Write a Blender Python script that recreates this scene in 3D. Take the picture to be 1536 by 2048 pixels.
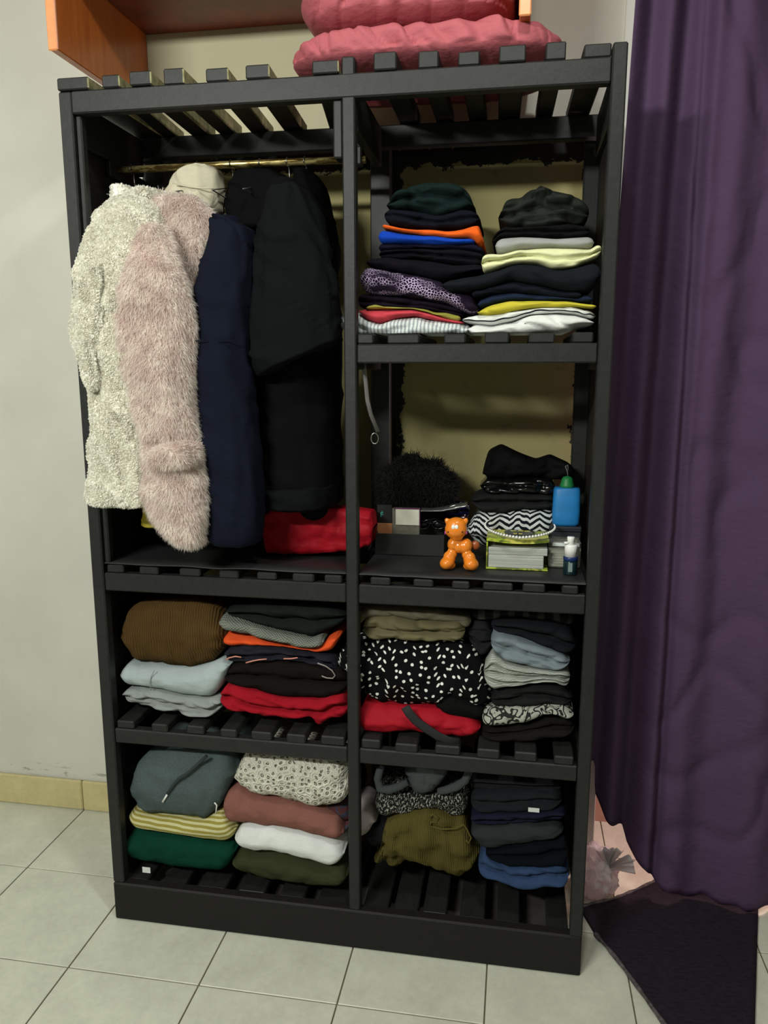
import bpy, bmesh, math, random
import numpy as np
from mathutils import Vector, noise

# ------------------------------------------------------------------ camera, light, exposure
S = bpy.context.scene
for o in list(bpy.data.objects): bpy.data.objects.remove(o)
COL = S.collection
F_PX, YAW, PITCH = 1559.58, -0.1686, 0.1819
CAM = np.array([0.9953, -1.6687, 1.4128])
cd = bpy.data.cameras.new('camera'); cam = bpy.data.objects.new('camera', cd); COL.objects.link(cam)
cam.location = CAM; cam.rotation_euler = (math.pi/2 - PITCH, 0, -YAW)
cd.sensor_fit = 'HORIZONTAL'; cd.sensor_width = 36; cd.lens = F_PX*36/1536; cd.clip_start = .05
S.camera = cam
w = bpy.data.worlds.new('world'); S.world = w; w.use_nodes = True
w.node_tree.nodes['Background'].inputs[0].default_value = (.9, .95, 1, 1)
w.node_tree.nodes['Background'].inputs[1].default_value = .03
S.view_settings.view_transform = 'Standard'; S.view_settings.look = 'None'
S.view_settings.gamma = 1; S.view_settings.use_curve_mapping = False
S.view_settings.exposure = 0.0

def area(name, loc, target, sx, sy, power, color):
    l = bpy.data.lights.new(name, 'AREA'); l.shape = 'RECTANGLE'; l.size = sx; l.size_y = sy
    l.energy = power; l.color = color
    o = bpy.data.objects.new(name, l); COL.objects.link(o); o.location = loc
    d = Vector(target) - Vector(loc); o.rotation_euler = d.to_track_quat('-Z', 'Y').to_euler()
    return o
area('tube_lamp', (-.3, -2.4, 2.4), (.4, 0, 1.1), .9, .12, 63, (1, 1, .93))
area('ceiling_lamp', (1.02, -.82, 2.66), (.9, -.4, 0), .12, .12, 11, (.98, 1, .93))
pl = bpy.data.lights.new('hall_lamp', 'POINT'); pl.energy = 34; pl.color = (1, .72, .68); pl.shadow_soft_size = .08
po = bpy.data.objects.new('hall_lamp', pl); COL.objects.link(po); po.location = (1.7, .52, 1.25)

# ------------------------------------------------------------------ helpers
fw = np.array([math.sin(YAW)*math.cos(PITCH), math.cos(YAW)*math.cos(PITCH), -math.sin(PITCH)])
rt = np.array([math.cos(YAW), -math.sin(YAW), 0.0]); up = np.cross(rt, fw)
def at(px, py, Y):                       # photo measurement -> point on the depth plane Y
    d = fw + rt*(px-768)/F_PX - up*(py-1024)/F_PX
    return CAM + d*(Y-CAM[1])/d[1]
def atz(px, py, Z):
    d = fw + rt*(px-768)/F_PX - up*(py-1024)/F_PX
    return CAM + d*(Z-CAM[2])/d[2]
def lin(c):
    return tuple(((v/255)/12.92 if v/255 <= .04045 else ((v/255+.055)/1.055)**2.4) for v in c) + (1,)

class NT:
    def __init__(s, name):
        s.m = bpy.data.materials.new(name); s.m.use_nodes = True; s.t = s.m.node_tree
        s.p = s.t.nodes['Principled BSDF']
    def n(s, typ, **k):
        x = s.t.nodes.new(typ)
        for a, b in k.items(): setattr(x, a, b)
        return x
    def l(s, a, b): s.t.links.new(a, b)
    def math(s, op, a, b=None, c=None):
        x = s.n('ShaderNodeMath', operation=op)
        for i, v in enumerate((a, b, c)):
            if v is None: continue
            if isinstance(v, (int, float)): x.inputs[i].default_value = v
            else: s.l(v, x.inputs[i])
        return x.outputs[0]
    def mix(s, f, a, b, mode='MIX'):
        x = s.n('ShaderNodeMix', data_type='RGBA', blend_type=mode)
        for i, v in ((0, f), (6, a), (7, b)):
            if isinstance(v, (int, float, tuple)): x.inputs[i].default_value = v
            else: s.l(v, x.inputs[i])
        return x.outputs[2]
    def noise(s, vec, scale, detail=3, rough=.55):
        x = s.n('ShaderNodeTexNoise'); x.inputs['Scale'].default_value = scale
        x.inputs['Detail'].default_value = detail; x.inputs['Roughness'].default_value = rough
        s.l(vec, x.inputs['Vector']); return x.outputs['Fac']
    def ramp(s, f, a, b):
        x = s.n('ShaderNodeMapRange', clamp=True); s.l(f, x.inputs[0]); x.inputs[1].default_value = a; x.inputs[2].default_value = b
        return x.outputs[0]
    def bump(s, h, strength, dist=.002):
        x = s.n('ShaderNodeBump'); x.inputs['Strength'].default_value = strength; x.inputs['Distance'].default_value = dist
        s.l(h, x.inputs['Height']); s.l(x.outputs[0], s.p.inputs['Normal'])
    def mapv(s, vec, sc):
        x = s.n('ShaderNodeMapping'); x.inputs['Scale'].default_value = sc; s.l(vec, x.inputs['Vector']); return x.outputs[0]

def basic(name, col, rough=.5, metal=0, coat=0, var=.0, scale=40, trans=0, bump=0):
    k = NT(name); k.p.inputs['Roughness'].default_value = rough; k.p.inputs['Metallic'].default_value = metal
    k.p.inputs['Coat Weight'].default_value = coat; k.p.inputs['Base Color'].default_value = lin(col)
    k.p.inputs['Transmission Weight'].default_value = trans
    g = k.n('ShaderNodeTexCoord').outputs['Object']; f = k.noise(g, scale)
    if var:
        c = k.mix(k.ramp(f, .3, .7), lin(tuple(v*(1-var) for v in col)), lin(tuple(min(255, v*(1+var)) for v in col)))
        k.l(c, k.p.inputs['Base Color'])
    if bump: k.bump(f, bump)
    return k.m

def soften(m, col, fac):           # thin pile lets light through
    t = m.node_tree; out = t.nodes['Material Output']; p = t.nodes['Principled BSDF']
    tr = t.nodes.new('ShaderNodeBsdfTranslucent'); tr.inputs[0].default_value = lin(col); mx = t.nodes.new('ShaderNodeMixShader'); mx.inputs[0].default_value = fac
    t.links.new(p.outputs[0], mx.inputs[1]); t.links.new(tr.outputs[0], mx.inputs[2]); t.links.new(mx.outputs[0], out.inputs['Surface'])

def fabric(name, col, pattern=None, col2=None, weave=900, rough=.92, p=1.0, bump=.35, var=.12, wr=.35):
    k = NT(name); P = k.p; P.inputs['Roughness'].default_value = rough
    P.inputs['Specular IOR Level'].default_value = .08
    uv = k.n('ShaderNodeUVMap').outputs[0]; ob = k.n('ShaderNodeTexCoord').outputs['Object']
    base = lin(col); c2 = lin(col2 or col)
    sep = k.n('ShaderNodeSeparateXYZ'); k.l(uv, sep.inputs[0]); u, v = sep.outputs[0], sep.outputs[1]
    h = k.noise(uv, weave, 2); out = None
    if pattern == 'vstripe':
        f = k.math('SINE', k.math('MULTIPLY', u, 2*math.pi/p)); out = k.mix(k.ramp(f, -.1, .6), base, c2)
    elif pattern == 'hstripe':
        f = k.math('SINE', k.math('MULTIPLY', k.math('ADD', v, k.math('MULTIPLY', k.noise(uv, 6), .004)), 2*math.pi/p)); out = k.mix(k.ramp(f, -.2, .3), base, c2)
    elif pattern == 'hline':
        f = k.math('SINE', k.math('MULTIPLY', v, 2*math.pi/p)); out = k.mix(k.ramp(f, .72, .85), base, c2)
    elif pattern == 'dots':
        x = k.n('ShaderNodeTexVoronoi', voronoi_dimensions='2D'); x.inputs['Scale'].default_value = 1/p; x.inputs['Randomness'].default_value = .75
        k.l(uv, x.inputs['Vector']); out = k.mix(k.ramp(x.outputs['Distance'], .215, .165), base, c2)
    elif pattern == 'leopard':
        a_ = k.noise(uv, 1.5/p, 1, .4); b_ = k.noise(uv, 3.4/p, 1)
        f = k.math('MULTIPLY', k.math('GREATER_THAN', k.math('ABSOLUTE', k.math('SUBTRACT', a_, .5)), .035), k.ramp(b_, .34, .38))
        f = k.math('MAXIMUM', k.math('MULTIPLY', f, k.math('LESS_THAN', a_, .6)), k.math('GREATER_THAN', a_, .66)); out = k.mix(f, base, c2)
    elif pattern == 'speckle':
        x = k.n('ShaderNodeTexVoronoi', voronoi_dimensions='2D', feature='DISTANCE_TO_EDGE'); x.inputs['Scale'].default_value = 1/p; k.l(uv, x.inputs['Vector'])
        big = k.ramp(k.noise(k.mapv(uv, (.6, 1.6, 1)), 14, 2), .46, .56)
        f = k.math('MULTIPLY', k.ramp(x.outputs['Distance'], .16, .08), big); out = k.mix(f, base, c2)
    elif pattern == 'tweed':
        f = k.ramp(k.noise(k.mapv(uv, (1, .55, 1)), 1/p, 2, .7), .53, .58); out = k.mix(f, base, c2); h = k.noise(uv, .7/p, 2)
    elif pattern == 'chevron':
        t = k.math('PINGPONG', u, .024)
        f = k.math('SINE', k.math('MULTIPLY', k.math('ADD', v, k.math('MULTIPLY', t, .85)), 2*math.pi/p)); out = k.mix(k.ramp(f, -.12, .12), base, c2)
    elif pattern == 'crochet':
        x = k.n('ShaderNodeTexVoronoi', voronoi_dimensions='2D'); x.inputs['Scale'].default_value = 1/p; x.inputs['Randomness'].default_value = .6; k.l(uv, x.inputs['Vector'])
        d = x.outputs['Distance']
        hole = k.math('MULTIPLY', k.ramp(d, .30, .20), k.ramp(k.noise(uv, 330, 1), .40, .56))
        out = k.mix(hole, base, c2); h = k.math('ADD', k.math('SINE', k.math('MULTIPLY', d, 13)), k.math('MULTIPLY', hole, -1.2))
        bump = 1.0
    elif pattern == 'rib':
        f = k.math('SINE', k.math('MULTIPLY', u, 2*math.pi/p)); h = f; out = k.mix(k.ramp(f, -1, 1), c2, base)
    elif pattern == 'waffle':
        f = k.math('MULTIPLY', k.math('SINE', k.math('MULTIPLY', u, 2*math.pi/p)), k.math('SINE', k.math('MULTIPLY', v, 2*math.pi/p)))
        h = f; out = k.mix(k.ramp(f, -.5, 1), c2, base)
    elif pattern == 'heather':
        out = k.mix(k.ramp(k.noise(k.mapv(uv, (1, 3, 1)), 1/p, 4, .7), .35, .65), base, c2)
    if var:
        m = k.ramp(k.noise(ob, 22, 4, .65), .2, .8); x = k.n('ShaderNodeMapRange'); k.l(m, x.inputs[0])
        x.inputs[3].default_value = 1-var; x.inputs[4].default_value = 1+var*.6
        g = k.n('ShaderNodeCombineColor'); [k.l(x.outputs[0], g.inputs[i]) for i in range(3)]
        out = k.mix(1.0, out if out else base, g.outputs[0], 'MULTIPLY')
    if out: k.l(out, P.inputs['Base Color'])
    else: P.inputs['Base Color'].default_value = base
    b1 = k.n('ShaderNodeBump'); b1.inputs['Strength'].default_value = wr; b1.inputs['Distance'].default_value = .006
    k.l(k.noise(k.mapv(ob, (1, 1, 2.1)), 34, 3, .5), b1.inputs['Height'])
    b2 = k.n('ShaderNodeBump'); b2.inputs['Strength'].default_value = bump; b2.inputs['Distance'].default_value = .0012
    k.l(h, b2.inputs['Height']); k.l(b1.outputs[0], b2.inputs['Normal']); k.l(b2.outputs[0], P.inputs['Normal'])
    return k.m

def mesh_obj(name, verts, faces, mat, parent=None, uvs=None, smooth=True):
    me = bpy.data.meshes.new(name); me.from_pydata([tuple(map(float, v)) for v in verts], [], [tuple(map(int, f)) for f in faces])
    if smooth: me.polygons.foreach_set('use_smooth', [True]*len(me.polygons))
    if uvs is not None:
        L = me.uv_layers.new(name='UVMap'); idx = np.zeros(len(me.loops), dtype=np.int32); me.loops.foreach_get('vertex_index', idx)
        L.data.foreach_set('uv', np.asarray(uvs, dtype=np.float32)[idx].ravel())
    me.materials.append(mat); me.update()
    o = bpy.data.objects.new(name, me); COL.objects.link(o)
    if parent: o.parent = parent; o.location = -Vector(parent.location) if parent.get('_w') else (0, 0, 0)
    return o
def bm_obj(name, bm, mat, parent=None, smooth=False):
    me = bpy.data.meshes.new(name); bm.to_mesh(me); bm.free()
    if smooth: me.polygons.foreach_set('use_smooth', [True]*len(me.polygons))
    me.materials.append(mat); o = bpy.data.objects.new(name, me); COL.objects.link(o)
    if parent: o.parent = parent; o.location = -Vector(parent.location) if parent.get('_w') else (0, 0, 0)
    return o
def tag(o, label=None, cat=None, group=None, kind=None):
    if label: o['label'] = label
    if cat: o['category'] = cat
    if group: o['group'] = group
    if kind: o['kind'] = kind
    return o
def root(name, loc, label, cat, group=None):       # an Empty at the base; its parts keep world coordinates
    o = bpy.data.objects.new(name, None); COL.objects.link(o); o.location = loc; o.empty_display_size = .05; o['_w'] = 1
    return tag(o, label, cat, group)
def box_bm(bm, lo, hi, bev=.002, M=None):
    r = bmesh.ops.create_cube(bm, size=1); vs = r['verts']
    for v in vs: v.co = Vector([lo[i] + (v.co[i]+.5)*(hi[i]-lo[i]) for i in range(3)])
    if bev:
        es = list({e for v in vs for e in v.link_edges})
        rr = bmesh.ops.bevel(bm, geom=es, offset=bev, segments=1, affect='EDGES', profile=.5)
        vs = list({v for f in rr['faces'] for v in f.verts} | {v for v in vs if v.is_valid})
    if M is not None:
        for v in vs: v.co = M @ v.co
    return vs
def box(name, lo, hi, mat, parent=None, bev=.002):
    bm = bmesh.new(); box_bm(bm, lo, hi, bev); return bm_obj(name, bm, mat, parent)
def beam(name, a, b, wx, z0, z1, mat, parent, jit=0):    # plank between two (x,y) points, width wx along x
    bm = bmesh.new(); box_bm(bm, (0, 0, 0), (1, 1, 1), 0)
    for v in bm.verts:
        t = v.co.y; x = a[0]*(1-t)+b[0]*t + (v.co.x-.5)*wx; y = a[1]*(1-t)+b[1]*t
        v.co = Vector((x, y, z0+(z1-z0)*v.co.z))
    bmesh.ops.bevel(bm, geom=bm.edges[:], offset=.0025, segments=1, affect='EDGES')
    return bm_obj(name, bm, mat, parent)
def tube(name, pts, r, mat, parent=None, n=8, closed=False, flat=None):
    pts = [Vector(p) for p in pts]; V = []; Fc = []; N = len(pts)
    for i, p in enumerate(pts):
        a = pts[(i-1) % N] if (i or closed) else p; b = pts[(i+1) % N] if (i < N-1 or closed) else p
        t = (b-a).normalized(); u = t.cross(Vector((0, 1, 0))) if flat is None else t.cross(Vector(flat))
        if u.length < 1e-4: u = t.cross(Vector((1, 0, 0)))
        u.normalize(); q = u.cross(t)
        ri = r[i] if isinstance(r, (list, tuple)) and len(r) == N else r
        for k in range(n):
            th = 2*math.pi*k/n
            if flat is None: V.append(p + u*math.cos(th)*ri + q*math.sin(th)*ri)
            else: V.append(p + u*math.cos(th)*ri + q*math.sin(th)*.0012)
    for i in range(N if closed else N-1):
        j = (i+1) % N
        for k in range(n): Fc.append((i*n+k, i*n+(k+1) % n, j*n+(k+1) % n, j*n+k))
    if not closed: Fc += [tuple(range(n))[::-1], tuple(range((N-1)*n, N*n))]
    return mesh_obj(name, V, Fc, mat, parent)
def lathe(name, prof, c, mat, parent=None, n=24, sx=1, sy=1):
    V = []; Fc = []
    for r, z in prof:
        for k in range(n):
            t = 2*math.pi*k/n; V.append((c[0]+r*math.cos(t)*sx, c[1]+r*math.sin(t)*sy, c[2]+z))
    m = len(prof)
    for i in range(m-1):
        for k in range(n): Fc.append((i*n+k, i*n+(k+1) % n, (i+1)*n+(k+1) % n, (i+1)*n+k))
    Fc += [tuple(range(n))[::-1], tuple(range((m-1)*n, m*n))]
    o = mesh_obj(name, V, Fc, mat, parent); return o
def blob(name, c, r, mat, parent=None, sub=3, wob=0, seed=0, M=None):
    bm = bmesh.new(); bmesh.ops.create_icosphere(bm, subdivisions=sub, radius=1)
    for v in bm.verts:
        q = v.co.copy(); s = 1 + (wob*noise.noise(q*2.2+Vector((seed, 0, 0))) if wob else 0)
        q = Vector((q.x*r[0], q.y*r[1], q.z*r[2]))*s
        if M is not None: q = M @ q
        v.co = q + Vector(c)
    return bm_obj(name, bm, mat, parent, True)

def fnoise(x, y, z): return noise.noise(Vector((x, y, z)))
def smooth1(a, k=2):
    for _ in range(k):
        b = np.pad(a, 1, mode='edge'); a = .25*b[:-2]+.5*b[1:-1]+.25*b[2:]
    return a

def fold(T, name, label, cat, group, mat, top, bot, Y0=.05, depth=.26, layers=2, amp=.003, seed=None, r=None, crease=.004, parent=None, N=60, round_=None, zmin=-9):
    """A folded garment: outline of its front (top and bottom edge), folded layers bulging at the front, real depth behind."""
    ox, oy, s = T
    seed = sum(map(ord, label or name)) % 97 if seed is None else seed
    tw = [at(ox+x*s, oy+y*s, Y0) for x, y in top]; bw = [at(ox+x*s, oy+y*s, Y0) for x, y in bot]
    x0 = min(tw[0][0], bw[0][0]); x1 = max(tw[-1][0], bw[-1][0])
    t = np.linspace(-1, 1, N); t = .72*t + .28*np.sin(t*math.pi/2)
    X = (x0+x1)/2 + t*(x1-x0)/2
    zt = smooth1(np.interp(X, [p[0] for p in tw], [p[2] for p in tw])); zb = smooth1(np.interp(X, [p[0] for p in bw], [p[2] for p in bw]))
    zt = np.maximum(zt, zb+.005)
    hmax = float(np.max(zt-zb)); wd = round_ or min(.5*hmax, .028); r = r or min(.03, .55*hmax/layers+.006)
    rnd = random.Random(seed); offs = [rnd.uniform(0, .012) for _ in range(layers)]; offs[rnd.randrange(layers)] = 0
    nf = max(10, 7*layers)
    V = []; UV = []; ring = 0
    for i in range(N):
        d = min(X[i]-x0, x1-X[i]); q = min(max(d/wd, 0), 1); sc = math.sqrt(max(1-(1-q)**2, .0))*.94+.06
        zm = (zt[i]+zb[i])/2; h = (zt[i]-zb[i])*sc; b0 = zm-h/2; ret = (1-sc)*wd
        pts = []
        brk = [0]+[min(.97, max(.03, (k/layers)+.22/layers*fnoise(X[i]*9, k*3.1, seed)*1.6)) for k in range(1, layers)]+[1]
        for k in range(nf+1):
            f = k/nf; L = 0
            while L < layers-1 and f > brk[L+1]: L += 1
            l = (f-brk[L])/max(brk[L+1]-brk[L], 1e-4); l = min(max(l, 0), 1)
            b = max(math.sin(math.pi*l), 0)**.55
            off = offs[L]*(1+.8*fnoise(X[i]*7, L*2.3, seed+5))
            y = Y0 + ret + off + r*(1-b) 
            z = b0+h*f
            cr = abs(fnoise(X[i]*16+z*9, z*40, seed+9)); cr2 = abs(fnoise(X[i]*8-z*14+3, z*22, seed+17))
            y += amp*1.6*fnoise(X[i]*22, z*30, seed+2) + crease*(max(0, .28-cr)*4 - .4) + crease*.9*(max(0, .2-cr2)*5-.3)
            z += amp*.8*fnoise(X[i]*18, f*3, seed+3)*(1 if 0 < f < 1 else .4)
            pts.append((X[i], y, z))
        pts = [(a, b, max(c, zmin+.0005*k_/nf)) for k_, (a, b, c) in enumerate(pts)]
        b0 = max(b0, zmin); h = max(h, .004)
        zt_, zb_ = b0+h, b0
        for yy in (.12, .4, .75, 1.0): pts.append((X[i], Y0+ret+r+(depth-r)*yy - (ret*2 if yy == 1 else 0), zt_+amp*fnoise(X[i]*12, yy*3, seed) - .006*(yy == 1.0)))
        for yy in (1.0, .6, .25): pts.append((X[i], Y0+ret+r+(depth-r)*yy - (ret*2 if yy == 1 else 0), zb_+.004*(yy == 1.0)))
        ring = len(pts); acc = 0
        for k, p_ in enumerate(pts):
            if k: acc += math.dist(p_, pts[k-1])
            V.append(p_); UV.append((X[i]+.002*fnoise(X[i]*30, acc*20, 1), acc))
    Fc = []
    for i in range(N-1):
        for k in range(ring):
            a, b = i*ring+k, i*ring+(k+1) % ring; Fc.append((a, b, b+ring, a+ring))
    Fc += [tuple(range(ring)), tuple(range((N-1)*ring, N*ring))[::-1]]
    # seam of the uv loop lies at the hidden bottom back
    o = mesh_obj(name, V, [f[::-1] for f in Fc], mat, parent, UV)
    return tag(o, label, cat, group) if not parent else o

def loft(name, rows, Yc, dy, mat, parent=None, n=44, M=64, amp=.006, seed=0, vcrease=.006, ex=2.4, cap=True):
    """A hanging garment piece: rows are (xl, yl, xr, yr[, Yc[, dy]]) edges measured in the photo, lofted with real thickness."""
    R = []
    for q in rows:
        yc = q[4] if len(q) > 4 else Yc; d = q[5] if len(q) > 5 else dy
        R.append(np.concatenate([at(q[0], q[1], yc), at(q[2], q[3], yc), [yc, d]]))
    R = np.array(R); tt = np.linspace(0, len(R)-1, M)
    R = np.stack([smooth1(np.interp(tt, range(len(R)), R[:, j]), 4) for j in range(R.shape[1])], 1)
    V = []; UV = []
    for i in range(M):
        L, Rr, yc, d = R[i, :3], R[i, 3:6], R[i, 6], R[i, 7]; mid = (L+Rr)/2; half = (Rr-L)/2; wdt = abs(half[0])*2
        e = min(i, M-1-i)/3.0; sc = 1 if e >= 1 or not cap else .45+.55*math.sqrt(1-(1-e)**2)
        for k in range(n):
            th = 2*math.pi*k/n; c, s_ = math.cos(th), math.sin(th)
            c2 = math.copysign(abs(c)**(2/ex), c); s2 = math.copysign(abs(s_)**(2/ex), s_)
            dd = min(d, 9)*sc
            p_ = mid + half*c2*sc; y = yc + dd*s2
            z = p_[2]
            nn = amp*fnoise(c*1.3+seed*3, s_*1.3, z*9+seed) + vcrease*(max(0, .25-abs(fnoise(p_[0]*17+seed+z*3, s_*2, z*4.5)))*4-.4)
            nn += vcrease*1.1*(max(0, .16-abs(fnoise(p_[0]*9+z*13+seed, 3+s_, z*7)))*6-.35)
            V.append((p_[0]+nn*.7*c2, y+nn*s2, z)); UV.append((th/(2*math.pi)*(2*wdt+2*d), z))
    Fc = []
    for i in range(M-1):
        for k in range(n): a, b = i*n+k, i*n+(k+1) % n; Fc.append((a, b, b+n, a+n))
    Fc += [tuple(range(n)), tuple(range((M-1)*n, M*n))[::-1]]
    return mesh_obj(name, V, [f for f in Fc], mat, parent, UV)

def fur(name, src, parent, count, ln, wd, mat, droop=.5, spread=.5, curl=.0, seed=1, ymax=.3, mw=.8):
    """Pile standing on a garment: many small tapered tufts, one object of stuff."""
    me = src.data; nv = len(me.vertices); co = np.zeros(nv*3); me.vertices.foreach_get('co', co); co = co.reshape(-1, 3)
    me.calc_loop_triangles(); nt = len(me.loop_triangles); tr = np.zeros(nt*3, dtype=np.int32); me.loop_triangles.foreach_get('vertices', tr); tr = tr.reshape(-1, 3)
    A, B, C = co[tr[:, 0]], co[tr[:, 1]], co[tr[:, 2]]; nr = np.cross(B-A, C-A); ar = np.linalg.norm(nr, axis=1)+1e-12; nr = nr/ar[:, None]
    cen = co.mean(0); flip = np.sign(((A+B+C)/3-cen)[:, :2]*nr[:, :2]).sum()
    if flip < 0: nr = -nr
    ok = (nr[:, 1] < ymax); pr = ar*ok; pr /= pr.sum()
    g = np.random.default_rng(seed); f = g.choice(nt, count, p=pr); a = g.random(count); b = g.random(count); sw = a+b > 1; a[sw] = 1-a[sw]; b[sw] = 1-b[sw]
    P = A[f]*(1-a-b)[:, None] + B[f]*a[:, None] + C[f]*b[:, None]; n = nr[f]
    # clumped directions: a coherent wander plus a random part
    cl = np.stack([np.sin(P[:, 0]*95+P[:, 2]*60), np.sin(P[:, 1]*80+P[:, 2]*35+1), np.sin(P[:, 2]*88+P[:, 0]*75+2)], 1)
    d = n + spread*(g.normal(size=(count, 3))*.6+cl*.5) + np.array([0, 0, -droop]); d /= np.linalg.norm(d, axis=1)[:, None]
    L = ln*(.55+.9*g.random(count))[:, None]; s = np.cross(d, g.normal(size=(count, 3))); s /= np.linalg.norm(s, axis=1)[:, None]+1e-9
    w2 = wd*(.6+.8*g.random(count))[:, None]/2
    mid = P + d*L*.55; tip = P + d*L + np.array([0, 0, -1])*L*droop*.4 + curl*L*g.normal(size=(count, 3))
    V = np.stack([P-s*w2-n*.001, P+s*w2-n*.001, mid+s*w2*mw, mid-s*w2*mw, tip], 1).reshape(-1, 3)
    i0 = np.arange(count)*5
    me2 = bpy.data.meshes.new(name); nf = count*2
    me2.vertices.add(count*5); me2.vertices.foreach_set('co', V.ravel())
    quads = np.stack([i0, i0+1, i0+2, i0+3], 1); tris = np.stack([i0+3, i0+2, i0+4], 1)
    lv = np.concatenate([quads.ravel(), tris.ravel()]); me2.loops.add(len(lv)); me2.loops.foreach_set('vertex_index', lv.astype(np.int32))
    me2.polygons.add(nf); st = np.concatenate([np.arange(count)*4, count*4+np.arange(count)*3]); me2.polygons.foreach_set('loop_start', st.astype(np.int32))
    me2.polygons.foreach_set('use_smooth', [True]*nf)
    me2.materials.append(mat); me2.update(calc_edges=True); me2.validate()
    o = bpy.data.objects.new(name, me2); COL.objects.link(o); o.parent = parent
    o['kind'] = 'stuff'; return o

# ------------------------------------------------------------------ materials of the setting
def wood_black(name, col=(46, 47, 46), rough=.5):
    k = NT(name); g = k.n('ShaderNodeTexCoord').outputs['Object']; k.p.inputs['Roughness'].default_value = rough
    k.p.inputs['Specular IOR Level'].default_value = .3
    f = k.noise(k.mapv(g, (9, 2, 9)), 6, 5, .7)
    c = k.mix(k.ramp(f, .25, .75), lin(tuple(v*.82 for v in col)), lin(tuple(v*1.18 for v in col)))
    wear = k.ramp(k.noise(g, 70, 4, .75), .735, .78)
    c = k.mix(wear, c, lin((104, 100, 92))); k.l(c, k.p.inputs['Base Color']); k.bump(f, .25, .002); return k.m
BLACK = wood_black('black_painted_wood', (33, 34, 33)); BLACK_DULL = wood_black('black_painted_board', (22, 20, 19), .65)
ROUGHWOOD = basic('unpainted_slat_edge', (150, 146, 108), .8, var=.2, scale=60)

def wall_mat(name, col, stain_shade=False):
    k = NT(name); g = k.n('ShaderNodeTexCoord').outputs['Object']; k.p.inputs['Roughness'].default_value = .75
    c = k.mix(k.ramp(k.noise(g, 3, 4), .3, .7), lin(tuple(v*.96 for v in col)), lin(tuple(min(255, v*1.03) for v in col)))
    sp = k.n('ShaderNodeSeparateXYZ'); k.l(g, sp.inputs[0]); x, z = sp.outputs[0], sp.outputs[2]
    # hairline cracks and dirt just over the baseboard
    band = k.math('MULTIPLY', k.ramp(z, .102, .112), k.ramp(z, .16, .125))
    cr = k.math('MULTIPLY', band, k.ramp(k.noise(k.mapv(g, (1, 1, 5)), 14, 4, .7), .56, .60))
    c = k.mix(k.math('MULTIPLY', cr, .6), c, lin((110, 104, 88)))
    if stain_shade:
        # bare yellowed plaster where the wardrobe stands, with black paint from painting it in place
        inx = k.math('MULTIPLY', k.ramp(x, .0, .02), k.ramp(x, 1.19, 1.17)); inz = k.ramp(z, 2.0, 1.98)
        ins = k.math('MULTIPLY', inx, inz)
        c = k.mix(ins, c, lin((150, 142, 94)))
        n1 = k.math('MULTIPLY', k.math('SUBTRACT', k.noise(g, 26, 4, .65), .5), .10)
        def near(v, c0, w): return k.math('LESS_THAN', k.math('ABSOLUTE', k.math('SUBTRACT', v, c0)), k.math('ADD', n1, w))
        e = None
        for m in (near(x, .66, .022), near(x, 1.165, .02), near(x, .0, .05), near(z, 1.955, .028), near(z, .9, .03)):
            e = m if e is None else k.math('MAXIMUM', e, m)
        c = k.mix(k.math('MULTIPLY', k.math('MULTIPLY', k.math('GREATER_THAN', z, 2.0), k.math('LESS_THAN', z, 2.286)), k.math('MULTIPLY', k.math('MULTIPLY', k.math('GREATER_THAN', x, -.01), k.math('LESS_THAN', x, .98)), .8)), c, lin((192, 186, 146)))  # yellowed wall under the cabinet, its shade and orange bounce painted in
        blot = k.ramp(k.noise(g, 11, 4, .72), .70, .715)
        low = k.math('MULTIPLY', k.ramp(k.noise(g, 15, 3), .60, .72), .45)
        c = k.mix(k.math('MULTIPLY', ins, low), c, lin((96, 82, 40)))
        c = k.mix(k.math('MULTIPLY', ins, k.math('MAXIMUM', e, blot)), c, lin((22, 21, 18)))
    k.l(c, k.p.inputs['Base Color']); k.bump(k.noise(g, 160, 3), .12, .001); return k.m
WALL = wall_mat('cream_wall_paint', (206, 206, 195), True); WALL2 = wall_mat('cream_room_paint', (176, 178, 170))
PEACH = wall_mat('peach_hall_paint', (226, 178, 160)); WHITE = basic('white_door_frame_paint', (222, 224, 216), .5)
def tile_mat(name, col, a=.05):
    k = NT(name); g = k.n('ShaderNodeTexCoord').outputs['Object']; oi = k.n('ShaderNodeObjectInfo')
    q = k.n('ShaderNodeVectorMath', operation='ADD'); k.l(g, q.inputs[0]); s_ = k.n('ShaderNodeVectorMath', operation='SCALE'); k.l(oi.outputs['Location'], s_.inputs[0]); s_.inputs['Scale'].default_value = 1
    k.l(s_.outputs[0], q.inputs[1]); v = q.outputs[0]
    f = k.math('ADD', k.math('MULTIPLY', k.noise(v, 9, 5, .6), .6), k.math('MULTIPLY', k.noise(v, 55, 4, .7), .4))
    c = k.mix(k.ramp(f, .35, .65), lin(tuple(x*(1-a) for x in col)), lin(tuple(min(255, x*(1+a)) for x in col)))
    k.l(c, k.p.inputs['Base Color']); k.p.inputs['Roughness'].default_value = .38; k.p.inputs['Specular IOR Level'].default_value = .35; return k.m
TILE = tile_mat('beige_floor_tile', (202, 204, 188)); BTILE = tile_mat('yellow_baseboard_tile', (198, 186, 138))
GROUT = basic('dark_grout', (112, 106, 84), .9, var=.1)
ORANGE = NT('orange_varnished_board'); _k = ORANGE; _g = _k.n('ShaderNodeTexCoord').outputs['Object']
_k.l(_k.mix(_k.ramp(_k.noise(_k.mapv(_g, (8, 8, 1)), 7, 5, .6), .3, .7), lin((188, 96, 36)), lin((212, 120, 50))), _k.p.inputs['Base Color']); _k.p.inputs['Roughness'].default_value = .3; ORANGE = ORANGE.m
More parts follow.
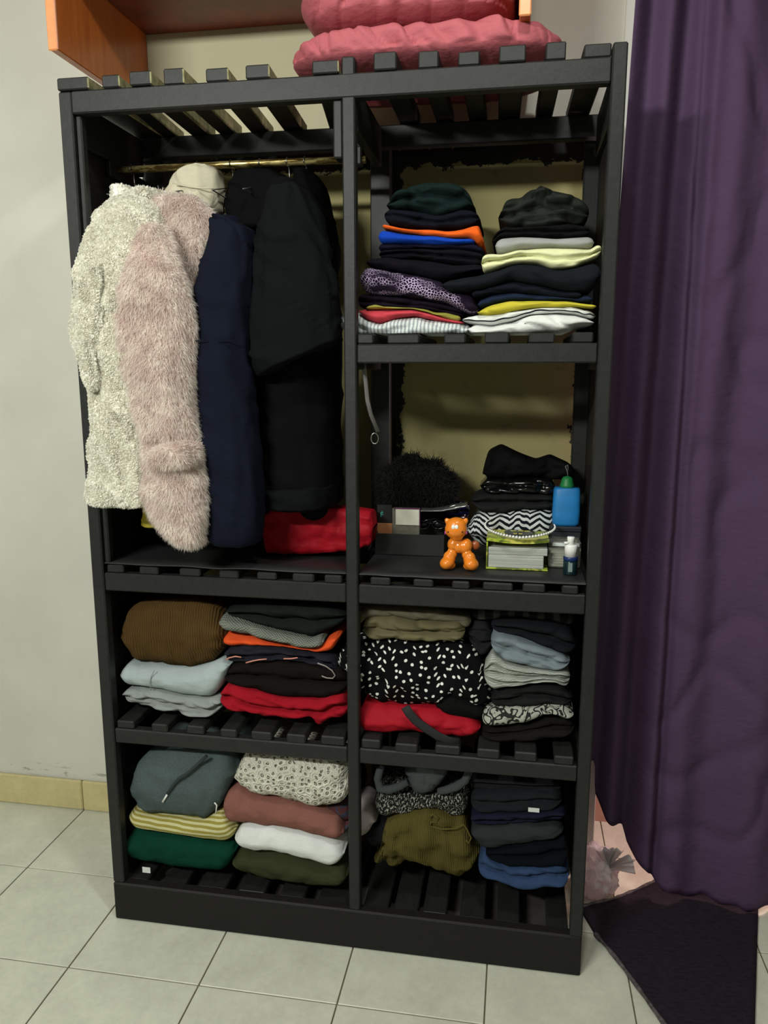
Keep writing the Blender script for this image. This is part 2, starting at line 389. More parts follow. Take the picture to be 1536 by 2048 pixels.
REDBROWN = basic('dark_red_brown_board', (124, 52, 34), .4, var=.12, scale=14)  # even red brown, darker than the orange panels
LIP = basic('pale_orange_edging', (232, 150, 96), .35, var=.05)

# ------------------------------------------------------------------ room shell
WY = .465
fl = box('floor', (-1.7, -2.8, -.05), (2.4, WY+.4, -.004), GROUT, bev=0); tag(fl, kind='structure')
tp = .3302; tx0, ty0 = -.0272, -.1761
bm = bmesh.new(); box_bm(bm, (.0016, .0016, -.004), (tp-.0016, tp-.0016, 0), .0012); tme = bpy.data.meshes.new('tile'); bm.to_mesh(tme); bm.free(); tme.materials.append(TILE)
for i in range(-4, 6):
    for j in range(-6, 3):
        t = bpy.data.objects.new('tile', tme); COL.objects.link(t); t.parent = fl; t.location = (tx0+i*tp, ty0+j*tp, 0)
def struct(name, lo, hi, mat, bev=0): return tag(box(name, lo, hi, mat, bev=bev), kind='structure')
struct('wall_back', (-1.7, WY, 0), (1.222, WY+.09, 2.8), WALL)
struct('wall_back_beside_door', (2.05, WY, 0), (2.4, WY+.09, 2.8), WALL2)
struct('wall_back_over_door', (1.222, WY, 2.5), (2.05, WY+.09, 2.8), WALL2)
struct('wall_left', (-1.79, -2.8, 0), (-1.7, WY, 2.8), WALL2)
struct('wall_right', (2.4, -2.8, 0), (2.49, WY, 2.8), WALL2)
struct('wall_front', (-1.7, -2.89, 0), (2.4, -2.8, 2.8), WALL2)
struct('wall_hall', (.9, .67, 0), (2.4, .72, 2.8), PEACH)
struct('ceiling', (-1.79, -2.89, 2.8), (2.49, WY+.3, 2.88), WALL2)
struct('trim_door', (1.222, WY-.012, 0), (1.25, WY+.1, 2.5), WHITE, .002)
bb = tag(box('baseboard_back', (-1.7, WY-.004, .0), (0, WY, .1), GROUT, bev=0), kind='structure')
bm = bmesh.new(); box_bm(bm, (.001, 0, .001), (tp-.001, .012, .103), .004); bme = bpy.data.meshes.new('tile'); bm.to_mesh(bme); bm.free(); bme.materials.append(BTILE)
for i in range(-5, 1):
    t = bpy.data.objects.new('tile', bme); COL.objects.link(t); t.parent = bb; t.location = (tx0+i*tp, WY-.014, 0)

# ------------------------------------------------------------------ wardrobe
W, H, D = 1.181, 2.02, .405
wd = root('open_wardrobe', (W/2, .2, 0), 'tall black painted slatted open wardrobe frame standing against the cream wall', 'wardrobe')
def wb(n, lo, hi, m=BLACK, bev=.003): return box(n, lo, hi, m, wd, bev)
wb('post', (0, 0, .106), (.03, .03, 1.998)); wb('post', (1.153, -.004, .106), (1.181, .03, 2.022)); wb('post', (.624, .0, .106), (.651, .03, 2.03))
wb('post', (-.0, D-.03, 0), (.062, D, 2.0)); wb('post', (.612, D-.03, .0), (.664, D, 1.99)); wb('post', (1.135, D-.03, 0), (1.181, D, 2.0))
wb('cleat', (.0305, .010, .953), (.044, .032, 1.952)); wb('cleat', (.604, .006, 1.84), (.6235, .05, 1.952))
wb('top_rail', (.0305, -.002, 1.952), (1.1525, .028, 1.998)); wb('top_rail', (.0, D-.062, 1.945), (1.181, D-.031, 1.997))
wb('side_rail', (.002, .046, 1.9), (.024, D-.063, 1.99)); wb('side_rail', (1.157, .046, 1.9), (1.179, D-.063, 1.99)); wb('side_rail', (.628, .046, 1.9), (.648, D-.063, 1.99))
wb('side_panel', (.0005,   .046, .08), (.012, D-.032, 1.9), BLACK_DULL); wb('side_panel', (1.169, .044, .1), (1.1805, D-.032, 1.9), BLACK_DULL)
# slats of the top, slightly skewed as nailed
rg = random.Random(4)
fx = [(.002, .075), (.105, .145), (.169, .218), (.242, .287), (.336, .385), (.423, .474), (.565, .62), (.691, .737), (.78, .82), (.859, .901), (.939, .99), (1.028, 1.066), (1.1, 1.151)]
bx = [(-.0, -.017+.0), (.007, .074), (.111, .159), (.185, .238), (.26, .307), (.342, .40), (.427, .50)]
for i, (a, b) in enumerate(fx):
    ca = (a+b)/2; cw = b-a
    if 1 <= i <= 6: cb = (bx[i][0]+bx[i][1])/2 + .0; cb = .55*cb+.45*ca + .012
    else: cb = ca + (-.012 if i > 9 else 0)
    sl = beam('slat', (ca, -.004+rg.uniform(-.004, .006)), (cb, D), cw, 1.9985, 2.024+rg.uniform(-.002, .008), BLACK, wd)
    if i < 7:
        sl.data.materials.append(ROUGHWOOD)
        for p in sl.data.polygons:
            if p.normal.x > .7: p.material_index = 1
# shelves: front rail, back rail, slats
def shelf(x0, x1, zr0, zr1, zs, slats, back=True, yf=.0):
    wb('shelf_rail', (x0, yf+.002, zr0), (x1, yf+.028, zr1), BLACK)
    wb('shelf_rail', (x0, D-.06, zr0+.004), (x1, D-.031, zr1), BLACK)
    for a, b in slats: wb('slat', (a, yf+.001+rg.uniform(0, .004), zr1+.0005), (b, D-.034, zs+rg.uniform(-.002, .001)), BLACK)
def sx(px, y): return at(px, y, 0)[0]
def runs(edges, y): return [(sx(a, y), sx(b, y)) for a, b in edges]
shelf(.652, 1.1525, 1.424, 1.464, 1.486, runs([(714, 746), (774, 838), (888, 931), (969, 1018), (1058, 1110), (1146, 1188)], 670))
L2 = [(212, 245), (277, 315), (357, 399), (437, 476), (512, 551), (584, 627), (648, 683)]
R2 = [(740, 780), (826, 866), (904, 939), (966, 1026), (1046, 1091), (1125, 1158)]
shelf(.031, .6235, .888, .932, .951, runs(L2, 1145)); shelf(.652, 1.1525, .888, .932, .951, runs(R2, 1160))
L3 = [(232, 266), (302, 334), (371, 406), (439, 472), (501, 542), (572, 610), (640, 688)]
R3 = [(722, 760), (790, 835), (870, 920), (955, 1000), (1030, 1075), (1110, 1150)]
shelf(.031, .6235, .495, .533, .555, runs(L3, 1455)); shelf(.652, 1.1525, .495, .533, .555, runs(R3, 1480))
L4 = [(240, 285), (312, 360), (385, 440), (468, 520), (550, 600), (628, 700)]
R4 = [(722, 771), (783, 832), (842, 890), (917, 968), (993, 1040), (1095, 1140)]
for a, b in runs(L4, 1790)+runs(R4, 1845): wb('slat', (a, .03, .08), (b, D-.034, .1+rg.uniform(-.002, .001)), BLACK)
wb('floor_shade_sheet', (.031, .046, .046), (1.152, D-.065, .052), basic('shaded_floor_grey', (58, 54, 51), .8, var=.15, scale=15))  # sheet added under the slats to show the floor there as shaded
wb('plinth', (0, -.002, 0), (1.181, .028, .1055), BLACK_DULL, .004); wb('plinth', (.065, D-.06, 0), (1.13, D-.031, .079), BLACK_DULL)
for z in (1.44, .91, .51):
    wb('side_rail', (1.157, .046, z-.03), (1.1685, D-.06, z+.03)); wb('side_rail', (.63, .046, z-.03), (.645, D-.06, z+.02))
    if z < 1.2: wb('side_rail', (.0125, .046, z-.03), (.026, D-.06, z+.02))
# worn golden hanging rod
RODM = NT('worn_brass_rod'); _g = RODM.n('ShaderNodeTexCoord').outputs['Object']; _f = RODM.ramp(RODM.noise(RODM.mapv(_g, (3, 20, 20)), 5, 4, .7), .45, .6)
RODM.l(RODM.mix(_f, lin((92, 74, 34)), lin((214, 196, 132))), RODM.p.inputs['Base Color']); RODM.p.inputs['Metallic'].default_value = .75; RODM.p.inputs['Roughness'].default_value = .34; RODM = RODM.m
tag(tube('hanging_rod', [(.013, .2, 1.884), (.3, .2, 1.886), (.635, .2, 1.884)], .0085, RODM, wd, 12), 'worn brass coloured hanging rod')
wb('rod_holder', (.0125, .16, 1.862), (.026, .24, 1.8995)); wb('rod_holder', (.605, .185, 1.87), (.6275, .215, 1.91))
# thin black liner sheet on the middle shelves
LIN = basic('black_liner_sheet', (30, 31, 32), .5, var=.12, scale=12)
def liner(name, x0, x1, lab):
    n = 24; V = []; Fc = []
    for i in range(n+1):
        for j in range(7):
            x = x0+(x1-x0)*i/n; y = .006+(D-.08)*j/6 + (.004*fnoise(x*9, 0, 2) if j == 0 else 0); z = .9545 + (.0018*fnoise(x*14, y*6, 3)+.002*(j == 0)*fnoise(x*11, 5, 5))
            V += [(x, y, z+.0012), (x, y, z-.0006)]
    q = lambda i, j, k: (i*7+j)*2+k
    for i in range(n):
        for j in range(6): Fc += [(q(i, j, 0), q(i+1, j, 0), q(i+1, j+1, 0), q(i, j+1, 0)), (q(i, j, 1), q(i, j+1, 1), q(i+1, j+1, 1), q(i+1, j, 1))]
        Fc.append((q(i, 0, 1), q(i+1, 0, 1), q(i+1, 0, 0), q(i, 0, 0)))
    return tag(mesh_obj(name, V, Fc, LIN), lab, 'shelf liner', 'black shelf liners')
liner('shelf_liner', .032, .622, 'black liner sheet on the shelf below the hanging coats')
liner('shelf_liner', .653, 1.152, 'black liner sheet on the shelf under the orange cat and the thick book')

# ------------------------------------------------------------------ wall cabinet over the wardrobe
cb = root('overhead_cabinet', (.48, WY-.2, 2.09), 'orange varnished open wall cabinet fixed above the wardrobe', 'cabinet')
for x0, x1 in ((-.03, -.0095), (.975, .997)):
    box('side_panel', (x0, .03, 2.092), (x1, WY-.001, 2.72), ORANGE, cb, .002); box('edge_strip', (x0-.001, .024, 2.09), (x1+.001, .03, 2.72), LIP, cb, .0025)
box('shelf', (-.009, .035, 2.285), (.9745, WY-.001, 2.305), REDBROWN, cb); box('top_panel', (-.03, .03, 2.72), (.997, WY-.001, 2.74), ORANGE, cb)
box('back_panel', (-.009, WY-.008, 2.306), (.9745, WY-.001, 2.72), ORANGE, cb)

# ------------------------------------------------------------------ pink bedding on top
PINK = fabric('dusty_pink_satin', (178, 96, 104), rough=.6, weave=700, bump=.12, var=.05, wr=.5)
def duvet(name, lab, x0, x1, y0, y1, z0, z1, seed, amp, diag):
    n, m = 260, 84; V = []; Fc = []; UV = []
    for i in range(n):
        u = -1+2*i/(n-1); u = .7*u+.3*math.sin(u*math.pi/2)
        e = (1-abs(u)**4)**.5
        for k in range(m):
            th = 2*math.pi*k/m; c, s_ = math.cos(th), math.sin(th)
            c2 = math.copysign(abs(c)**.62, c); s2 = math.copysign(abs(s_)**.62, s_)
            x = (x0+x1)/2+u*(x1-x0)/2; E = .35+.65*e
            y = (y0+y1)/2-(y1-y0)/2*c2*E; z = (z0+z1)/2+(z1-z0)/2*s2*(.25+.75*e)
            ph = (x+diag*(z-z0)+.06*fnoise(x*4, z*5, seed)+.025*fnoise(x*13, z*9, seed+1))*15; pi_ = math.floor(ph); fr = ph-pi_
            saw = fr/.72 if fr < .72 else (1-fr)/.28; saw = saw*saw*(3-2*saw); wf = max(0, c)*min(1, max(0, 1.15-max(0, s_)*1.0))
            md = max(.12, .75+1.1*fnoise(pi_*3.7, z*7, seed+7))
            f1 = fnoise(x*7, z*10, seed+4); f2 = max(0, .2-abs(fnoise(x*14+z*10, z*12, seed+2)))*5
            dsp = amp*(.62*(saw-.6)*md*wf*min(1, 2.2*e) + .5*f1 - .25*f2)
            side = 1 if z > z0+.03 else .3
            y -= -dsp*0 + (-c2)*0 - dsp*(-c2)*side; z += dsp*s2*side*.6
            z = max(z, z0+.001)
            V.append((x+.012*(k and fnoise(z*14, y*8, seed+9))*(1-e), y, z)); UV.append((x, th*.1))
    for i in range(n-1):
        for k in range(m): a, b = i*m+k, i*m+(k+1) % m; Fc.append((a, a+m, b+m, b))
    Fc += [tuple(range(m)), tuple(range((n-1)*m, n*m))[::-1]]
    return tag(mesh_obj(name, V, Fc, PINK, None, UV), lab, 'duvet', 'pink bedding on the wardrobe')
duvet('folded_duvet', 'lower, wider dusty pink duvet lying directly on the top slats', .482, 1.062, .035, .39, 2.031, 2.118, 3, .026, .55)
duvet('folded_duvet', 'upper dusty pink duvet squeezed under the orange cabinet shelf', .505, .972, .045, .44, 2.120, 2.280, 11, .022, -.5)

# ------------------------------------------------------------------ curtain, door mat, plastic bag
CURT = fabric('purple_curtain_cloth', (80, 61, 87), rough=.75, weave=420, bump=.25, var=.06)
hx = [1.22, 1.229, 1.232, 1.262, 1.268, 1.272, 1.30, 1.345, 1.36, 1.40, 1.43, 1.5, 1.9]
hz = [.44, .43, .40, .385, .36, .285, .235, .195, .15, .105, .06, .022, .012]
def curt_y(x, z):
    ph = (x-1.225)
    y = .30 - .026*math.cos(2*math.pi*ph/.088+.5*math.sin(z*1.1))*math.exp(-((x-1.30)/.13)**2) - .02*math.cos(2*math.pi*ph/.21+.3*math.sin(z*2))
    d = x-(1.405-.018*(z-1.2)); y += .028*math.exp(-(d/.012)**2)
    wr = max(0, .2-abs(fnoise(x*6+z*2, z*5, 4)))*5*.010*min(1, max(0, (x-1.33)/.1))
    y += wr + .006*fnoise(x*9, z*3, 8) + .003*fnoise(x*30, z*8, 2)
    return y
n, m = 210, 130; V = []; Fc = []; UV = []
for side in (0, 1):
    for i in range(n):
        x = 1.224+(2.10-1.224)*(i/(n-1))**1.25; hzv = float(np.interp(x, hx, hz))+.006*math.sin(x*90)
        for j in range(m):
            z = hzv+(2.46-hzv)*j/(m-1); V.append((x+.022*(z-1)*(1-i/n)-.03*(1-i/n), curt_y(x, z)+side*.003, z)); UV.append((x, z))
q = lambda s_, i, j: s_*n*m+i*m+j
for i in range(n-1):
    for j in range(m-1): Fc += [(q(0, i, j), q(0, i+1, j), q(0, i+1, j+1), q(0, i, j+1)), (q(1, i, j), q(1, i, j+1), q(1, i+1, j+1), q(1, i+1, j))]
for j in range(m-1): Fc += [(q(0, 0, j), q(0, 0, j+1), q(1, 0, j+1), q(1, 0, j)), (q(0, n-1, j), q(1, n-1, j), q(1, n-1, j+1), q(0, n-1, j+1))]
for i in range(n-1): Fc += [(q(0, i, 0), q(1, i, 0), q(1, i+1, 0), q(0, i+1, 0)), (q(0, i, m-1), q(0, i+1, m-1), q(1, i+1, m-1), q(1, i, m-1))]
cu = tag(mesh_obj('door_curtain', V, Fc, CURT, None, UV), 'dark purple curtain hanging over the doorway to the right of the wardrobe', 'curtain')
RUG = fabric('charcoal_mat_pile', (44, 38, 46), pattern='heather', col2=(32, 27, 34), p=.02, weave=300, bump=.6)
RUGE = basic('worn_mat_binding', (70, 64, 66), .9, var=.45, scale=90)
mat_r = root('door_mat', (1.47, .1, 0), 'dark charcoal door mat lying askew below the purple curtain', 'rug')
P1 = [(1.192, .236), (1.24, .262), (1.297, .29), (1.382, .357), (1.46, .425), (1.73, .50)]; P2 = [(1.185, .228), (1.225, .15), (1.269, .072), (1.31, -.02), (1.352, -.119), (1.47, -.42)]
far = [P1[0], P1[1], P1[2], P1[3], P1[4], (1.60, .455), (1.715, .45)]
near = [P2[1], P2[2], P2[3], P2[4], (1.372, -.16), (1.396, -.212), (1.512, -.235)]
n = 30; V = []; Fc = []; UV = []
fa = np.array([[np.interp(k/(n-1)*6, range(7), [p[a] for p in far]) for a in (0, 1)] for k in range(n)]); ne = np.array([[np.interp(k/(n-1)*6, range(7), [p[a] for p in near]) for a in (0, 1)] for k in range(n)])
fa = np.stack([smooth1(fa[:, 0]), smooth1(fa[:, 1])], 1); ne = np.stack([smooth1(ne[:, 0]), smooth1(ne[:, 1])], 1)
for s_ in (0, 1):
    for i in range(n):
        for j in range(n):
            p = fa[i]*(1-j/(n-1))+ne[i]*j/(n-1); z = .0015 if s_ else .007+.0025*fnoise(p[0]*9, p[1]*9, 1); V.append((p[0], p[1], z)); UV.append((p[0], p[1]))
q = lambda s_, i, j: s_*n*n+i*n+j
for i in range(n-1):
    for j in range(n-1): Fc += [(q(0, i, j), q(0, i, j+1), q(0, i+1, j+1), q(0, i+1, j)), (q(1, i, j), q(1, i+1, j), q(1, i+1, j+1), q(1, i, j+1))]
for j in range(n-1):
    for i in (0, n-1): Fc.append((q(0, i, j), q(0, i, j+1), q(1, i, j+1), q(1, i, j)))
for i in range(n-1):
    for j in (0, n-1): Fc.append((q(0, i, j), q(0, i+1, j), q(1, i+1, j), q(1, i, j)))
mesh_obj('pile', V, Fc, RUG, mat_r, UV)
def frayed(pts, seed):
    rr = random.Random(seed); return tube('edge_binding', [(p[0], p[1], .007) for p in pts], [rr.uniform(.003, .0065) for _ in pts], RUGE, mat_r, 6)
frayed(fa, 1); frayed(ne, 2)
# knotted translucent plastic bag beyond the doorway
PLAST = basic('white_thin_plastic', (250, 244, 248), .22, trans=.25, var=.05, scale=30)
soften(PLAST, (240, 230, 236), .5)
pb = root('plastic_bag', (1.235, .30, 0), 'crumpled white plastic bag with knotted handles on the hall floor', 'bag')
bm = bmesh.new(); bmesh.ops.create_icosphere(bm, subdivisions=5, radius=1)
for v in bm.verts:
    a = v.co.copy(); k = 1+.26*fnoise(a.x*2.4, a.y*2.4, a.z*2.4)+.22*(max(0, .3-abs(fnoise(a.x*4, a.y*4+3, a.z*4)))*3)
    v.co = Vector((1.245+a.x*.05*k, .325+a.y*.055*k, max(.001, .052+a.z*.07*k)))
bm_obj('body', bm, PLAST, pb, True)
for qn, (ang, ln, el) in enumerate([(.5, .075, .5), (1.0, .07, .9), (-.1, .07, .25), (2.2, .06, .9), (1.6, .065, 1.1)]):
    d = Vector((math.cos(ang)*math.cos(el), -.3, math.sin(ang)*.3+math.sin(el))); d.normalize()
    c = Vector((1.272, .30, .095)); s_ = d.cross(Vector((0, 1, 0))).normalized(); V = []; Fc = []
    for i in range(9):
        t = i/8; wv = .004+.017*t*(1.05-t*.35)
        for k in range(6):
            b = -1+2*k/5; V.append(c+d*ln*t+s_*wv*b+Vector((0, .006*math.sin(b*5+qn), 0)))
    for i in range(8):
        for k in range(5): Fc.append((i*6+k, i*6+k+1, i*6+k+7, i*6+k+6))
    o = mesh_obj('handle', V, Fc, PLAST, pb); sm = o.modifiers.new('thickness', 'SOLIDIFY'); sm.thickness = .001

# ------------------------------------------------------------------ hanging garments
CREAM = basic('cream_sherpa', (238, 236, 224), .95, var=.04, scale=60); CREAMT = basic('cream_sherpa_curls', (250, 248, 238), .95, var=.04, scale=25)
PFUR = basic('pale_pink_fur_backing', (220, 200, 192), .95, var=.08); PFURT = basic('pale_pink_fur_pile', (246, 230, 223), .9, var=.10, scale=30)
soften(CREAMT, (252, 250, 241), .45); soften(PFURT, (248, 234, 228), .45)
NAVY = fabric('navy_fleece', (18, 22, 35), weave=500, bump=.5); BLK = fabric('black_wool', (15, 17, 19), weave=500, bump=.5); BLK2 = fabric('black_twill', (10, 10, 12), weave=600)
BEIGE = fabric('pale_beige_jersey', (196, 190, 168)); MUST = fabric('mustard_satin', (176, 160, 62), rough=.6)
METAL = basic('bright_metal', (200, 200, 196), .25, 1); WIRE = basic('steel_wire', (150, 150, 148), .35, 1)
HG = 'garments hanging on the wardrobe rod'
def hang(name, x, lab, cat='coat'): return root(name, (x, .2, 1.0), lab, cat, HG)
c1 = hang('sherpa_coat', .12, 'cream sherpa coat with curly pile, first on the rod beside the left post')
b1 = loft('body', [(262, 392, 318, 392), (262, 430, 325, 430), (255, 600, 330, 600), (255, 1000, 330, 1000)], .19, .15, CREAM, c1, seed=1)
s1 = loft('sleeve', [(236, 393, 306, 393, .05), (200, 425, 322, 425, .0), (170, 490, 318, 490, -.035), (152, 570, 310, 570), (148, 635, 300, 640), (154, 690, 300, 700), (170, 745, 300, 760), (186, 790, 300, 800), (184, 880, 300, 880), (176, 960, 300, 960), (170, 1012, 302, 1022)], -.055, .045, CREAM, c1, seed=2, amp=.010, vcrease=.010)
fur('curly_pile', s1, s1, 75000, .0034, .0044, CREAMT, .3, .9, .2, 1, mw=1.25); fur('curly_pile', b1, b1, 12000, .0034, .0044, CREAMT, .3, .9, .2, 2, .0, mw=1.25)
f1_ = loft('sleeve_fold', [(182, 520, 205, 520), (156, 570, 212, 570), (150, 640, 208, 640), (156, 700, 200, 700), (170, 750, 200, 745), (188, 786, 204, 782)], -.088, .026, CREAM, c1, seed=22, M=36); fur('curly_pile', f1_, f1_, 14000, .0034, .0044, CREAMT, .3, .9, .2, 4, mw=1.25)
k1 = loft('collar', [(285, 383, 325, 383), (255, 395, 330, 395), (250, 425, 322, 425)], .06, .05, CREAM, c1, seed=3, M=24); fur('curly_pile', k1, k1, 14000, .0040, .0036, CREAMT, .1, 1.1, .3, 3, mw=1.25)
c2 = hang('faux_fur_coat', .27, 'pale pink long haired faux fur coat, second on the rod')
s2 = loft('sleeve', [(306, 452, 326, 448, -.01), (276, 484, 338, 472, -.03), (250, 545, 362, 540), (240, 620, 382, 606), (245, 700, 388, 700), (270, 790, 382, 800), (286, 855, 394, 858, -.06, .05), (294, 880, 396, 880, -.06, .032), (290, 908, 402, 905, -.06, .052), (296, 944, 402, 938, -.06, .034), (288, 966, 408, 962, -.06, .052), (306, 1020, 406, 1020), (345, 1062, 406, 1066), (376, 1082, 400, 1088)], -.06, .05, PFUR, c2, seed=4, amp=.008, vcrease=.006)
l2 = loft('lapel', [(312, 396, 395, 394, .05), (278, 422, 426, 428, .05), (296, 470, 424, 482, .04), (335, 530, 406, 545, .035), (368, 585, 390, 596, .03)], .03, .035, PFUR, c2, seed=5, M=40)
d2 = loft('body', [(320, 400, 390, 400), (300, 440, 400, 440), (285, 600, 395, 600), (300, 1000, 402, 1000)], .19, .14, PFUR, c2, seed=6)
u2 = loft('cuff_band', [(322, 890, 398, 880), (312, 910, 406, 900), (316, 934, 404, 924)], -.066, .060, PFUR, c2, seed=7, M=20)
fur('long_pile', s2, s2, 110000, .0115, .0011, PFURT, .8, .6, .12, 5); fur('long_pile', l2, l2, 50000, .0125, .0011, PFURT, .7, .7, .12, 6)
fur('long_pile', d2, d2, 14000, .012, .0012, PFURT, .75, .5, .12, 7, -.1); fur('long_pile', u2, u2, 16000, .0105, .0011, PFURT, .4, .6, .12, 8)
c3 = hang('fleece_jacket', .37, 'navy blue fleece jacket hanging right of the pink fur coat', 'jacket')
loft('sleeve', [(432, 436, 478, 440, .04), (425, 470, 503, 470, .02), (405, 530, 506, 530), (390, 600, 505, 600), (385, 690, 502, 690), (389, 800, 508, 800), (404, 900, 518, 900), (416, 1000, 526, 1000), (424, 1098, 522, 1102)], -.005, .06, NAVY, c3, seed=8)
loft('collar', [(430, 430, 460, 434), (432, 440, 510, 462), (448, 462, 515, 490), (478, 490, 508, 510)], .02, .05, NAVY, c3, seed=9, M=30)
loft('body', [(440, 440, 520, 440), (430, 600, 520, 600), (430, 1090, 525, 1095)], .22, .13, NAVY, c3, seed=10)
tube('sleeve_seam', [at(387+i*10, 684+abs(i-4)*-.6, -.068) for i in range(9)], .0012, NAVY, c3, 6)
c4 = hang('wool_coat', .5, 'black wool coat, bulkiest of the dark garments next to the divider post')
loft('sleeve', [(548, 374, 600, 364, .06), (524, 430, 640, 420, .04), (508, 520, 655, 490), (500, 640, 676, 570), (496, 700, 680, 625), (497, 742, 682, 655), (520, 757, 682, 685)], .02, .06, BLK, c4, seed=12, amp=.009, vcrease=.009)
loft('body', [(560, 370, 610, 366), (530, 430, 660, 430), (515, 640, 672, 640), (515, 850, 676, 850), (524, 960, 680, 960), (532, 1012, 678, 1018)], .16, .12, BLK2, c4, seed=13)
loft('hem_band', [(528, 965, 678, 958), (530, 1010, 677, 1012)], .15, .125, BLK, c4, seed=14, M=20)
c5 = hang('hooded_jacket', .42, 'black hooded jacket hanging behind the navy fleece jacket', 'jacket')
loft('hood', [(478, 350, 560, 346), (460, 375, 600, 372), (452, 420, 600, 420), (470, 470, 600, 470)], .19, .08, BLK2, c5, seed=15, M=40)
loft('body', [(490, 460, 590, 460), (500, 700, 560, 700), (500, 980, 560, 980)], .24, .1, BLK2, c5, seed=16)
c6 = hang('thin_coat', .57, 'thin black coat hanging nearest the divider post behind the wool coat')
loft('body', [(596, 352, 634, 348), (590, 385, 655, 380), (600, 480, 672, 480), (620, 700, 678, 700), (620, 990, 678, 990)], .24, .09, BLK2, c6, seed=17)
c7 = hang('hooded_sweatshirt', .3, 'pale beige sweatshirt with its hood showing above the pink fur coat', 'sweatshirt')
loft('hood', [(384, 337, 428, 334), (352, 352, 445, 350), (340, 385, 450, 388), (336, 415, 442, 425), (350, 445, 420, 445)], .14, .055, BEIGE, c7, seed=18, M=40, amp=.008)
loft('body', [(350, 430, 420, 430), (345, 600, 400, 600), (350, 950, 400, 950)], .25, .1, BEIGE, c7, seed=19)
tube('hood_seam', [at(346+i*16, 366+4*math.sin(i*.6)+i*2, .083) for i in range(6)], .0014, BEIGE, c7, 6)
tag(tube('chain_strap', [at(x, y, .07) for x, y in ((372, 404), (390, 404), (408, 410), (420, 420), (428, 436))], .004, METAL, c7, 8), 'silver strap at the neck of the sweatshirt')
c8 = hang('satin_dress', .21, 'mustard yellow satin dress, only its hem showing between cream and pink coats', 'dress')
loft('body', [(300, 600, 330, 600), (290, 900, 335, 900), (286, 1000, 326, 1005), (282, 1055, 330, 1058)], .04, .02, MUST, c8, seed=20, vcrease=.008)
for gx, yy in ((264, .2), (462, .2), (395, .205), (520, .2), (575, .2), (610, .21)):
    x = at(gx, 340, .2)[0]
    h = root('coat_hanger', (x, .2, 1.80), {264: 'wire hanger holding the cream sherpa coat', 462: 'wire hanger holding the navy fleece jacket', 395: 'wire hanger of the pink fur coat', 520: 'wire hanger of the black hooded jacket', 575: 'wire hanger of the black wool coat', 610: 'wire hanger of the thin black coat'}[gx], 'hanger', 'wire hangers on the rod')
    tube('hook', [(x, .2+.0105*math.sin(a), 1.885+.0105*math.cos(a)) for a in np.linspace(-2.0, 2.2, 10)]+[(x+.004, .2, 1.868), (x+.006, .2, 1.835)], .0014, WIRE, h, 6)
    tube('shoulder_bar', [(x+.006, .06, 1.80), (x+.006, .2, 1.835), (x+.006, .33, 1.80), (x+.006, .06, 1.80)], .0018, WIRE, h, 6)

# ------------------------------------------------------------------ folded clothes, upper right shelf
TA = (680, 280, 1/2.648)
GA = 'clothes folded on the upper right shelf'
def fa_(name, lab, cat, mat, top, bot, **k): return fold(TA, name, lab, cat, GA, mat, top, bot, zmin=1.4875, **k)
STRG = fabric('white_grey_stripe', (212, 218, 216), 'vstripe', (152, 162, 166), p=.0085)
CORAL = fabric('coral_cotton', (196, 68, 78)); OLIVY = fabric('olive_yellow_knit', (150, 146, 66), bump=.8)
PURB = fabric('black_purple_cotton', (26, 18, 30)); LEOP = fabric('purple_speckled_print', (32, 24, 40), 'speckle', (200, 178, 214), p=.0062)
BLKP = fabric('black_plum_cotton', (17, 15, 22)); ROYAL = fabric('royal_blue_jersey', (20, 64, 172)); ORNG = fabric('bright_orange_jersey', (238, 100, 34))
NAVD = fabric('dark_navy_cotton', (15, 18, 27)); TEALD = fabric('dark_teal_knit', (19, 33, 32))
fa_('folded_shirt', 'white and grey striped shirt at the bottom left of the upper right shelf', 'shirt', STRG, [(-14, 925), (60, 905), (95, 915), (130, 950), (200, 975), (300, 940), (400, 932), (520, 958), (640, 965), (690, 985)], [(-14, 1000), (60, 1030), (95, 1040), (180, 1035), (300, 1055), (420, 1058), (560, 1042), (660, 1035), (695, 1010)], Y0=.045, layers=1, crease=.008, round_=.012, seed=5)
fa_('folded_shirt', 'coral red shirt lying on the striped grey shirt', 'shirt', CORAL, [(95, 893), (200, 893), (380, 895), (460, 910), (560, 943), (655, 962)], [(95, 915), (130, 950), (200, 972), (300, 940), (400, 932), (520, 958), (640, 972)], Y0=.05, layers=1, seed=2)
fa_('folded_scarf', 'thin olive yellow scarf with a ragged edge above the coral shirt', 'scarf', OLIVY, [(135, 878), (180, 868), (240, 885), (420, 897), (490, 912), (560, 915), (635, 932)], [(135, 897), (200, 894), (380, 897), (460, 912), (560, 946), (635, 958)], Y0=.052, layers=1, amp=.006, round_=.006)
fa_('folded_shirt', 'black plum shirt under the purple speckled one', 'shirt', PURB, [(90, 812), (300, 830), (500, 858), (600, 880), (650, 900)], [(90, 893), (200, 883), (420, 897), (560, 918), (650, 940)], Y0=.06, layers=2)
fa_('folded_blouse', 'purple and white speckled print blouse', 'blouse', LEOP, [(92, 655), (200, 680), (400, 712), (530, 745), (580, 790), (700, 815), (738, 862)], [(92, 810), (250, 815), (400, 838), (560, 862), (640, 900), (720, 930), (738, 920)], Y0=.04, layers=1, crease=.006)
fa_('folded_trousers', 'black trousers lying right on the purple speckled blouse', 'trousers', BLKP, [(130, 625), (250, 612), (450, 630), (600, 655), (700, 650), (765, 660)], [(130, 665), (250, 688), (400, 715), (530, 748), (600, 735), (700, 708), (765, 692)], Y0=.055, layers=1)
